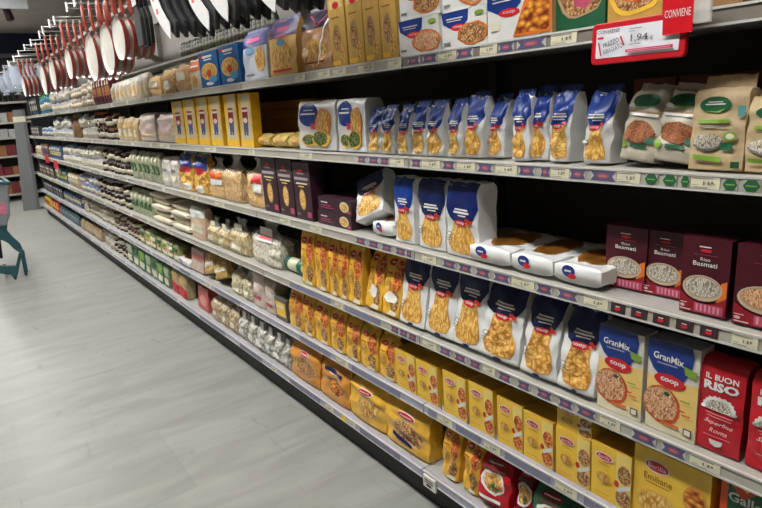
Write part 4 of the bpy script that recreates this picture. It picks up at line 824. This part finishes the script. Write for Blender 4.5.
ROWS = [
 # top shelf
 (1, 92, 111, K, P_((92, 34, 44)), P_((176, 120, 70)), .1, .26, 1, 'dark red pack on the top shelf by the cream bags'),
 (1, 70, 91, J, P_((150, 130, 110)), P_((206, 200, 190)), .085, .13, 2, 'small brown jar with a pale lid by the dark red packs'),
 (1, 50, 69, J, P_((176, 176, 176)), P_((120, 110, 100)), .085, .14, 2, 'small grey white jar on the top shelf in the distance'),
 (1, 39, 49, J, P_((60, 126, 150)), P_((60, 130, 60)), .1, .28, 1, 'tall teal jar with a green lid on the top shelf in the distance'),
 (1, 31, 38, Q, P_((52, 56, 70)), P_((196, 186, 160)), .13, .26, 1, 'dark blue carton at the far end of the top shelf'),
 # second shelf
 (2, 95, 117, J, DKJ, P_((196, 120, 60)), .09, .13, 2, 'dark brown jar with an orange lid on the second shelf'),
 (2, 80, 94, J, P_((190, 186, 176)), WCAP, .09, .13, 2, 'white lidded pale jar on the second shelf, near the dark jars'),
 (2, 71, 79, B_, P_((130, 100, 70)), P_((160, 130, 90)), .09, .27, 1, 'tall brown bottle on the second shelf in the distance'),
 (2, 52, 70, J, P_((180, 184, 190)), WCAP, .1, .13, 2, 'white lidded jar on the second shelf past the brown bottles'),
 (2, 40, 51, J, P_((80, 110, 150)), P_((190, 190, 196)), .1, .14, 1, 'blue jar on the second shelf in the distance'),
 (2, 29, 39, Q, P_((66, 66, 84)), P_((196, 186, 160)), .12, .15, 1, 'dark blue carton at the far end of the second shelf'),
 # third shelf
 (3, 129, 161, K, P_((176, 180, 150)), P_((70, 104, 60)), .12, .24, 1, 'plump white and green pack on the third shelf beside the dark jars'),
 (3, 101, 128, J, DKJ, P_((180, 172, 160)), .095, .12, 2, 'dark jar with a pale lid on the third shelf'),
 (3, 80, 100, J, P_((190, 186, 180)), WCAP, .09, .12, 2, 'white lidded jar on the third shelf beside the dark jars'),
 (3, 62, 79, J, P_((206, 204, 196)), P_((90, 120, 170)), .1, .12, 2, 'white jar with a blue lid on the third shelf in the distance'),
 (3, 50, 61, K, P_((66, 96, 140)), P_((206, 196, 130)), .11, .2, 1, 'blue pack with a yellow mark on the third shelf in the distance'),
 (3, 42, 49, Q, P_((120, 84, 72)), P_((60, 80, 140)), .12, .2, 1, 'brown carton on the third shelf in the distance'),
 (3, 32, 41, K, P_((206, 196, 176)), P_((206, 180, 120)), .11, .15, 1, 'cream pack at the far end of the third shelf'),
 # fourth shelf
 (4, 131, 152, K, P_((180, 186, 150)), P_((60, 104, 60)), .12, .22, 1, 'white and green pack on the fourth shelf beside the cream sacks'),
 (4, 100, 130, J, DKJ, WCAP, .095, .12, 2, 'dark jar with a white lid on the fourth shelf'),
 (4, 80, 99, J, P_((130, 140, 170)), WCAP, .09, .12, 2, 'pale blue jar with a white lid on the fourth shelf'),
 (4, 68, 79, K, P_((196, 176, 130)), P_((206, 206, 190)), .1, .18, 1, 'tan pack on the fourth shelf in the distance'),
 (4, 55, 67, K, P_((50, 110, 126)), P_((206, 190, 110)), .11, .2, 1, 'teal pack on the fourth shelf in the distance'),
 (4, 38, 54, Q, P_((90, 76, 84)), P_((190, 170, 130)), .12, .17, 1, 'grey purple carton at the far end of the fourth shelf'),
 # fifth shelf
 (5, 112, 139, J, P_((70, 46, 40)), P_((150, 110, 84)), .095, .1, 2, 'dark brown jar with a tan lid on the fifth shelf'),
 (5, 82, 111, J, P_((170, 160, 140)), WCAP, .095, .1, 2, 'pale jar with a white lid on the fifth shelf'),
 (5, 64, 81, K, P_((80, 90, 140)), P_((206, 200, 140)), .1, .16, 1, 'violet blue pack on the fifth shelf in the distance'),
 (5, 44, 63, Q, P_((44, 52, 76)), P_((120, 100, 90)), .12, .15, 1, 'dark blue carton at the far end of the fifth shelf'),
 # bottom shelf
 (6, 113, 127, J, P_((56, 40, 36)), WCAP, .1, .11, 2, 'dark jar with a white lid on the bottom shelf'),
 (6, 102, 112, J, P_((190, 186, 180)), WCAP, .1, .11, 2, 'white jar with a white lid on the bottom shelf'),
 (6, 80, 101, K, P_((176, 146, 110)), P_((206, 190, 160)), .11, .14, 1, 'tan pack on the bottom shelf in the distance'),
 (6, 60, 79, K, P_((60, 90, 100)), P_((110, 140, 150)), .11, .14, 1, 'grey teal pack on the bottom shelf in the distance'),
 (6, 51, 59, K, P_((196, 50, 50)), P_((236, 196, 40)), .12, .17, 1, 'bright red pack at the far end of the bottom shelf'),
 (6, 43, 50, K, P_((226, 190, 40)), P_((206, 60, 50)), .12, .17, 1, 'bright yellow pack at the far end of the bottom shelf'),
]
for r in ROWS:
    nm = {J: 'jar', B_: 'bottle', K: 'food pack', Q: 'box'}[r[3]]
    far_row(*r, nm, r[9].replace(' pack ', ' packs ').replace(' jar ', ' jars ').replace(' carton ', ' cartons ').replace(' bottle ', ' bottles '))
# ------------------------------------------------------------------ overhead hook rack with pans and mitts
GREYP = pm((112, 108, 100), .5, .04, 5); HOOKM = pm((196, 194, 188), .3, .04, 30, .6); WTIP = pm((236, 236, 236), .35, .02)
rack = empty('hook_rack', (1.5, 6.5, 1.94)); tag(rack, 'grey overhead rack of wire hooks along the top of the shelving run', 'rack')
RX, RY, RZ = 1.5, 6.5, 1.94; HZ = 2.345
def rbox(name, x0, x1, y0, y1, z0, z1, m, bev=0):
    mb = MB(); mb.box(x0-RX, x1-RX, y0-RY, y1-RY, z0-RZ, z1-RZ, m); return mb.build(name, rack, bev)
rbox('rear_panel', BACK-.01, BACK+.02, 2.98, 12.2, 1.94, 2.5, GREYP)
rbox('ledge', BACK-.2, BACK-.012, 2.98, 12.2, 1.95, 1.965, GREYP)
rbox('rail', 1.27, 1.3, 1.2, 12.2, HZ-.015, HZ+.015, GREYP)
rbox('rail', BACK-.04, BACK-.012, 1.2, 12.2, HZ-.015, HZ+.015, GREYP)
for yy in (1.64, 2.97, 4.3, 5.63, 6.96, 8.29, 9.62, 10.95):
    mb = MB(); mb.prism([(BACK-.05-RX, 1.94-RZ), (BACK-.012-RX, 1.94-RZ), (BACK-.012-RX, HZ-.016-RZ), (BACK-.05-RX, HZ-.016-RZ)], yy-.02-RY, yy+.02-RY, GREYP)
    mb.prism([(BACK-.05-RX, 2.0-RZ), (BACK-.05-RX, 2.06-RZ), (1.28-RX, HZ-.016-RZ), (1.24-RX, HZ-.016-RZ)], yy-.015-RY, yy+.015-RY, GREYP); mb.build('bracket', rack)
hook_y = []
def hook(y, tipx=.95, z=HZ):
    mb = MB()
    for dz in (0, .035):
        mb.tube([(1.28-RX, y-RY, z+dz-RZ), (tipx-RX, y-RY, z+dz*.6-RZ)] if dz else [(1.28-RX, y-RY, z-.012-RZ), (tipx+.015-RX, y-RY, z-.012-RZ), (tipx-RX, y-RY, z+.004-RZ)], .0035, HOOKM, 6)
    h = mb.build('hook', rack)
    t = MB(); t.box(tipx-.006-RX, tipx+.001-RX, y-.018-RY, y+.018-RY, z-.035-RZ, z+.03-RZ, WTIP); t.build('price_tab', h)
PRED = pm((124, 38, 26), .3, .08, 12, 0, .15); PCOAT = pm((226, 222, 212), .22, .02, 20, 0, .3); HRED = pm((150, 62, 46), .35, .08)
def pan_proto(R):
    mb = MB(); n = 28
    mb.lathe([(0, .034), (R*.78, .034), (R*.86, .03), (R*.98, .009), (R, 0), (R*.985, -.002)], PRED, n, (0, 0), 'x', False)
    o = mb.build('frying_pan')
    mb = MB(); mb.lathe([(R*.985, -.0015), (R*.95, .003), (R*.86, .009), (R*.75, .011), (0, .012)], PCOAT, n, (0, 0), 'x', False); mb.build('white_coating', o)
    mb = MB(); L = .19
    mb.tube([(.012, 0, R*.95), (.0, 0, R+.03), (-.006, 0, R+.09), (-.004, 0, R+L)], .013, HRED, 10, .011)
    hd = mb.build('handle', o)
    mb = MB(); mb.tube([(-.004, .012*math.cos(q), R+L+.01+.012*math.sin(q)) for q in [2*PI*k/12 for k in range(13)]], .0035, HOOKM, 6); mb.build('hanging_ring', hd)
    mb = MB(); mb.box(.0, .012, -.02, .02, R*.92, R+.012, HOOKM); mb.build('bracket', o)
    return o, L
PANS = [(119, 18, 62, 4), (106.5, 20, 71, 3), (91, 28, 75, 4), (69, 47, 76, 4), (52.5, 53, 84, 4), (43, 56, 86, 3), (24, 66, 86, 4)]
npan = 0
for i, (px, yt, yb, cnt) in enumerate(PANS):
    X = .97; Y = ypos(px, X, 2.02); z1, z0 = zpos(yt, X, Y), zpos(yb, X, Y); R = min(.165, max(.12, (z1-z0)/2)); zc = 2.36-.024-.19-R
    proto, L = pan_proto(R)
    for k in range(cnt):
        o = proto if k == 0 else copy_tree(proto)
        o.location = (X+k*.048, Y, zc); o.rotation_euler = (0, 0, math.radians(1.5))
        pos = ('hook nearest the black tools', 'second hook from the black tools', 'third hook from the black tools', 'fourth hook from the black tools', 'fifth hook from the black tools', 'next to last hook of pans', 'farthest hook of pans')[i]
        tag(o, 'red frying pan, %s on the %s' % (('front one with white inside', 'second one', 'third one', 'fourth one')[k], pos), 'pan', 'red frying pans hanging over the shelf')
        npan += 1
    hook(Y+.02, .93, zc+R+L+.024)
for y in (5.05, 5.9, 6.3, 7.7, 8.3, 8.9, 9.6, 10.3): hook(y, .93, 2.37)
# black mitts behind white cards
BLK = pm((20, 20, 22), .75, .15, 60); CARD = pm((204, 202, 200), .4, .03)
def crescent(h, w, a0, inner, n=14):
    out = []
    for i in range(n+1):
        t = i/n; out.append((-w*.3+w*t**3, h*(1-t)))
    for i in range(n, -1, -1):
        t = i/n; th = inner*(.55+.45*math.sin(PI*min(1, .15+t*.85)))
        if t > .93: th *= .3
        out.append((-w*.3+w*t**3+th, h*(1-t)+.05*t))
    return out
def mitt_proto(h, w):
    mb = MB(); c = [(-y, z-h) for y, z in crescent(h, w, 0, .1)]
    mb.prism(c, 0, .02, BLK, 'x'); o = mb.build('oven_mitt', None, .004)
    mb = MB(); mb.tube([(.01, w*.22, -.004), (.01, w*.2, .042), (.01, w*.14, .042), (.01, w*.12, -.004)], .003, BLK, 6); mb.build('hanging_loop', o)
    return o
G = [(158, 43, 5, 'leftmost stack, by the black tools'), (192, 36, 4, 'second stack from the left'), (209, 28, 4, 'third stack from the left'), (250, 20, 4, 'fourth stack, in front of the bracket'), (292, 4, 3, 'fifth stack, above the purple topped bags'), (330, 3, 3, 'rightmost stack')]
mp = mitt_proto(.36, .24)
for i, (px, yb, cnt, pos) in enumerate(G):
    X = .98; z0 = 1.9; Y = ypos(px, X, z0+.1); zb = zpos(yb, X, Y)
    for k in range(cnt):
        o = mp if (i == 0 and k == 0) else copy_tree(mp)
        o.location = (X+.012+k*.04, Y-.035-.008*k, zb+.36)
        tag(o, 'black oven mitt, %s in the %s' % (ORD[k], pos), 'mitt', 'black oven mitts hanging over the shelf')
    mb = MB(); c = [(-y, z-.37) for y, z in crescent(.37, .24, 0, .1)]
    mb.prism(c, -.003, 0, CARD, 'x')
    redp = pm((196, 60, 50), .4)
    for t_, hw, hh_ in ((.18, .034, .012), (.4, .012, .03), (.62, .014, .012)):
        cy_ = -(-.24*.3+.24*t_**3+.05*(.55+.45*math.sin(PI*min(1, .15+t_*.85))))
        mb.box(-.0042, -.003, cy_-hw, cy_+hw, -.37*t_-hh_, -.37*t_+hh_, redp)
    if i == 3: mb.lathe([(0, -.0045), (.016, -.0045), (.016, -.003)], redp, 16, (-.03, -.26), 'x')
    o = mb.build('hanging_card'); o.location = (X, Y, zb+.37); tag(o, 'white card with red print on the black mitts, %s' % pos, 'card', 'white cards in front of the mitts')
    hook(Y, .95, zb+.428)
# black tools with a white label
X = .96
for k, (px, yb) in enumerate(((139, 46), (144, 47), (149, 44))):
    Y = ypos(px, X+.06*k, 2.0); zb = zpos(yb, X+.06*k, Y); t = empty('hanging_kitchen_tool', (X+.06*k, Y, zb)); tag(t, 'black kitchen tool hanging between the pans and the mitts, %s' % ('with the white label', 'middle one', 'rear one')[k], 'kitchen tool', 'black kitchen tools')
    mb = MB(); mb.prism([(-.05, .0), (.05, 0), (.06, .14), (.02, .2), (-.02, .2), (-.06, .14)], 0, .02, BLK, 'x'); mb.build('blade', t, .004)
    mb = MB(); mb.tube([(.01, 0, .19), (.01, 0, .44)], .011, BLK, 8); mb.build('handle', t)
    if k == 0:
        mb = MB(); mb.box(-.004, 0, -.035, .035, .2, .29, CARD); stamp(mb, lambda u, v: Vector((-.004, .07*(.5-u), .2+.09*v)), .07, .09, [('r', .2, .2, .8, .25, GREYINK), ('r', .2, .35, .8, .6, GREYINK)], flat=True); mb.build('label', t)
hook(ypos(141, .95, 2.0), .93, 2.5)
# small jars on the rack's ledge
jp = None
y = 3.1; k = 0
while y < 4.66:
    c = [(40, 50, 36), (70, 60, 40), (54, 70, 44), (30, 34, 34)][k % 4]
    key = ('spice', c)
    if key not in _fp: o = _fp[key] = jar_proto(P_(c), P_((40, 50, 40) if k % 2 else (96, 90, 84)), .024, .1, 'jar', (86, 84, 70))
    else: o = copy_tree(_fp[key])
    o.name = 'spice_jar'; o.location = (BACK-.165, y, 1.966); tag(o, 'small dark spice jar on the rack ledge, %s from the right' % ORD[k], 'jar', 'spice jars on the ledge'); y += .058; k += 1
# ------------------------------------------------------------------ end of the run
ep = empty('end_panel', (1.15, 13.1, 0)); tag(ep, 'grey metal end panel standing at the far end of the shelving run', 'panel')
EPM = pm((132, 134, 136), .5, .04, 4)
mb = MB(); pts = [(-.15, .0), (.08, .0), (.17, 1.84), (.03, 1.84)]
mb.prism(pts, 0, .03, EPM); mb.build('panel', ep)
mb = MB(); mb.prism([(.08, 0), (.13, 0), (.22, 1.84), (.17, 1.84)], .0, .3, pm((110, 112, 114), .5, .04, 4)); mb.build('side_flange', ep)
mb = MB(); mb.box(.0, .2, -.002, .0, 1.62, 1.72, CREAM); mb.build('label_plate', ep)
fu = empty('shelving_unit', (.8, 15.3, 0)); tag(fu, 'crosswise shelving unit standing beyond the end panel at the far wall', 'shelf')
for z in (.15, .55, .95, 1.33, 1.64, 2.05):
    mb = MB(); mb.box(-1.2, .85, -.2, .2, z-.03, z, STEEL); sh_ = mb.build('shelf', fu)
    mb = MB(); mb.box(-1.2, .85, -.215, -.2, z-.035, z+.005, RAIL); mb.build('price_rail', sh_)
mb = MB(); mb.box(-1.2, .85, .2, .23, 0, 2.4, BACKM); mb.build('back_panel', fu)
for x in (-1.2, .85): mb = MB(); mb.box(x-.02, x+.02, -.2, .2, 0, 2.05, UPR); mb.build('upright', fu)
FC = [((190, 176, 150), 'cream'), ((120, 40, 44), 'dark red'), ((40, 60, 90), 'dark blue'), ((176, 176, 176), 'pale grey'), ((150, 100, 60), 'brown'), ((44, 90, 100), 'teal')]
rn = random.Random(5)
for zi, z in enumerate((.15, .55, .95, 1.33, 1.64)):
    x = .62; k = 0
    while x < 1.44:
        c, cn = FC[rn.randrange(6)]; w = rn.uniform(.1, .17); h = rn.uniform(.16, .26)
        o = box_mesh(w, .2, h, P_(c), []).build('carton'); o.rotation_euler = (0, 0, PI/2); o.location = (x+w/2, 15.25, z+.001)
        tag(o, '%s carton on the crosswise unit, %s shelf up, %s from the left' % (cn, ORD[zi], ORD[k]), 'box', 'cartons on the crosswise unit'); x += w+.012; k += 1
for k in range(6):
    o = copy_tree(_fp.get('wine') or _fp.setdefault('wine', jar_proto(pm((20, 24, 20), .15, .1), pm((30, 90, 50), .4), .04, .3, 'bottle'))) if k else _fp.setdefault('wine', jar_proto(pm((20, 24, 20), .15, .1), pm((30, 90, 50), .4), .04, .3, 'bottle'))
    o.location = (.98+k*.1, 15.2, 2.051); tag(o, 'dark bottle standing on top of the crosswise unit, %s from the left' % ORD[k], 'bottle', 'dark bottles on the crosswise unit')
GL = film(.4, (200, 210, 225), .1)
for k in range(9):
    mb = MB(); mb.lathe([(.02, 0), (.065, .02), (.08, .14), (.07, .26)], GL, 14, caps=False); mb.lathe([(.0, -.03), (.055, -.03), (.02, 0)], GL, 14)
    X = .97+.165*(k % 3); Y = ypos((19, 13, 7)[k//3], .97, 2.0); o = mb.build('glass_jar'); o.location = (X, Y, 2.06)
    s_ = MB(); s_.tube([(0, .07, .25), (0, 0, HZ-2.06-.02), (0, -.07, .25)], .003, HOOKM, 6); s_.build('hanging_string', o)
    if k % 3 == 0: hook(Y, .93, HZ)
    tag(o, 'hanging glass jar, %s one on the %s hook of jars' % (('front', 'middle', 'rear')[k % 3], ORD[k//3]), 'jar', 'glass jars on the hooks')
# hanging white sign and dark spotlight under the ceiling
hs = empty('hanging_sign', (.75, 9.25, 2.99)); tag(hs, 'plain white sign board hanging from the ceiling at the upper left corner', 'sign')
mb = MB(); mb.box(-.5, .5, -.015, .015, 0, .4, pm((214, 218, 226), .4, .02)); mb.build('board', hs, .003)
mb = MB(); mb.tube([(-.4, 0, .4), (-.4, 0, CEIL-2.99)], .006, HOOKM, 6); mb.tube([(.4, 0, .4), (.4, 0, CEIL-2.99)], .006, HOOKM, 6); mb.build('hanger', hs)
cs = empty('ceiling_spotlight', (1.35, 12.5, CEIL)); tag(cs, 'dark brown track spotlight under the ceiling behind the white sign', 'light')
DBR = pm((62, 42, 34), .5, .08)
mb = MB(); mb.box(-.36, .02, -.04, .04, -.06, 0, DBR); mb.build('track', cs); mb = MB(); mb.tube([(0, 0, -.06), (0, 0, -.12)], .02, DBR, 8); mb.tube([(0, .0, -.1), (.03, -.06, -.3)], .055, DBR, 14, .065); mb.build('lamp_head', cs)
# ------------------------------------------------------------------ shopping trolley at the left edge
ct = empty('shopping_trolley', (.2, 7.4, 0)); tag(ct, 'teal plastic shopping trolley with a grey basket cut off by the left edge', 'trolley')
TL = pm((36, 84, 92), .35, .08, 10); GB = pm((130, 138, 140), .4, .06, 20)
tx, ty = -.2, -7.4
def tpt(px, py, Y):
    a = (px-CX)*FF-F*RR; b_ = (py-CY)*FF+F*UU
    r = np.linalg.solve(np.array([[a[0], a[2]], [b_[0], b_[2]]]), [-a[1]*Y, -b_[1]*Y]); return (r[0]+tx, Y+ty, r[1]+H)
Yt = 7.4
def slab(pxs, y0, y1, mat, name, par, bev=.01):
    mb = MB(); mb.prism([(tpt(a, b, Yt)[0], tpt(a, b, Yt)[2]) for a, b in pxs], y0+ty, y1+ty, mat); return mb.build(name, par, bev)
slab([(-22, 184), (8, 184), (10, 214), (6, 226), (-20, 226)], 7.35, 8.1, GB, 'basket', ct, .02)
mb = MB(); p0, p1 = tpt(-22, 183, Yt), tpt(9, 183, Yt)
mb.tube([(p0[0], 7.33+ty, p0[2]), (p1[0], 7.33+ty, p1[2]), (p1[0], 8.12+ty, p1[2])], .018, TL, 8); mb.build('rim', ct)
mb = MB(); a, b = tpt(-10, 207, Yt), tpt(7, 213, Yt); mb.box(a[0], b[0], 7.343+ty, 7.35+ty, b[2], tpt(7, 201, Yt)[2], pm((206, 120, 140), .5, .1, 30)); mb.build('pink_label', ct)
slab([(-4, 226), (8, 214), (7, 230), (12, 236), (20, 243), (24, 252), (22, 254), (14, 249), (8, 243), (2, 240), (-4, 240)], 7.38, 7.44, TL, 'body', ct)
slab([(19, 248), (24, 250), (28, 272), (24, 273)], 7.36, 7.42, TL, 'leg', ct)
slab([(18, 251), (21, 251), (17, 272), (15, 279), (10, 273), (-12, 270), (-12, 264), (9, 264), (15, 264)], 7.28, 7.33, TL, 'leg', ct)
slab([(-4, 240), (2, 240), (5, 262), (-4, 262)], 7.62, 7.68, pm((26, 26, 36), .5), 'trouser_stand_in', ct)  # made-up trolley part, stands in for a dark trouser leg behind it
for (px, Yw) in ((3.5, 7.65),):
    p = tpt(px, 262, Yw); mb = MB(); mb.lathe([(0, -.018), (.05, -.018), (.06, -.01), (.06, .01), (.05, .018), (0, .018)], pm((150, 44, 44), .5), 18, (0, 0), 'x'); w_ = mb.build('wheel', ct); w_.location = (p[0], Yw+ty, .06)  # red wheel added in place of the shoe below that leg
for px, Yw in ((26, 7.39), (14.5, 7.3)):
    p = tpt(px, 274, Yw); mb = MB(); mb.lathe([(0, -.012), (.022, -.012), (.028, 0), (.022, .012), (0, .012)], pm((40, 60, 66), .5), 16, (0, 0), 'x'); w_ = mb.build('wheel', ct); w_.location = (p[0], Yw+ty, .0285)
# ================================================================== light and view
def light_fixture(y, x=.22, z=3.15, power=45):
    t = empty('ceiling_light', (x, y, z)); tag(t, 'long white strip light over the aisle', 'light', 'strip lights over the aisle')
    mb = MB(); mb.box(-.12, .12, -.78, .78, 0, .06, pm((220, 220, 220), .5, .02)); mb.build('housing', t)
    mb = MB(); mb.box(-.11, .11, -.76, .76, -.012, 0, pm((252, 251, 249), .5, 0, 5, 0, 0, 0, power)); mb.build('diffuser', t)
    mb = MB(); mb.box(-.08, .08, -.74, .74, .06, .066, pm((252, 251, 248), .5, 0, 5, 0, 0, 0, power*.28)); mb.build('added_uplight', t)  # glowing strip added on top only to brighten the ceiling, unseen in view
    mb = MB(); mb.tube([(0, -.5, .06), (0, -.5, CEIL-z)], .006, WIRE, 6); mb.tube([(0, .5, .06), (0, .5, CEIL-z)], .006, WIRE, 6); mb.build('hanger', t)
for k in range(8): light_fixture(.9+k*2.0)
w = bpy.data.worlds.new('store_air'); bpy.context.scene.world = w; w.use_nodes = True
w.node_tree.nodes['Background'].inputs[0].default_value = (.9, .95, 1, 1); w.node_tree.nodes['Background'].inputs[1].default_value = .03
vs = bpy.context.scene.view_settings
vs.view_transform = 'Standard'; vs.look = 'None'; vs.gamma = 1; vs.use_curve_mapping = False; vs.exposure = 0.0
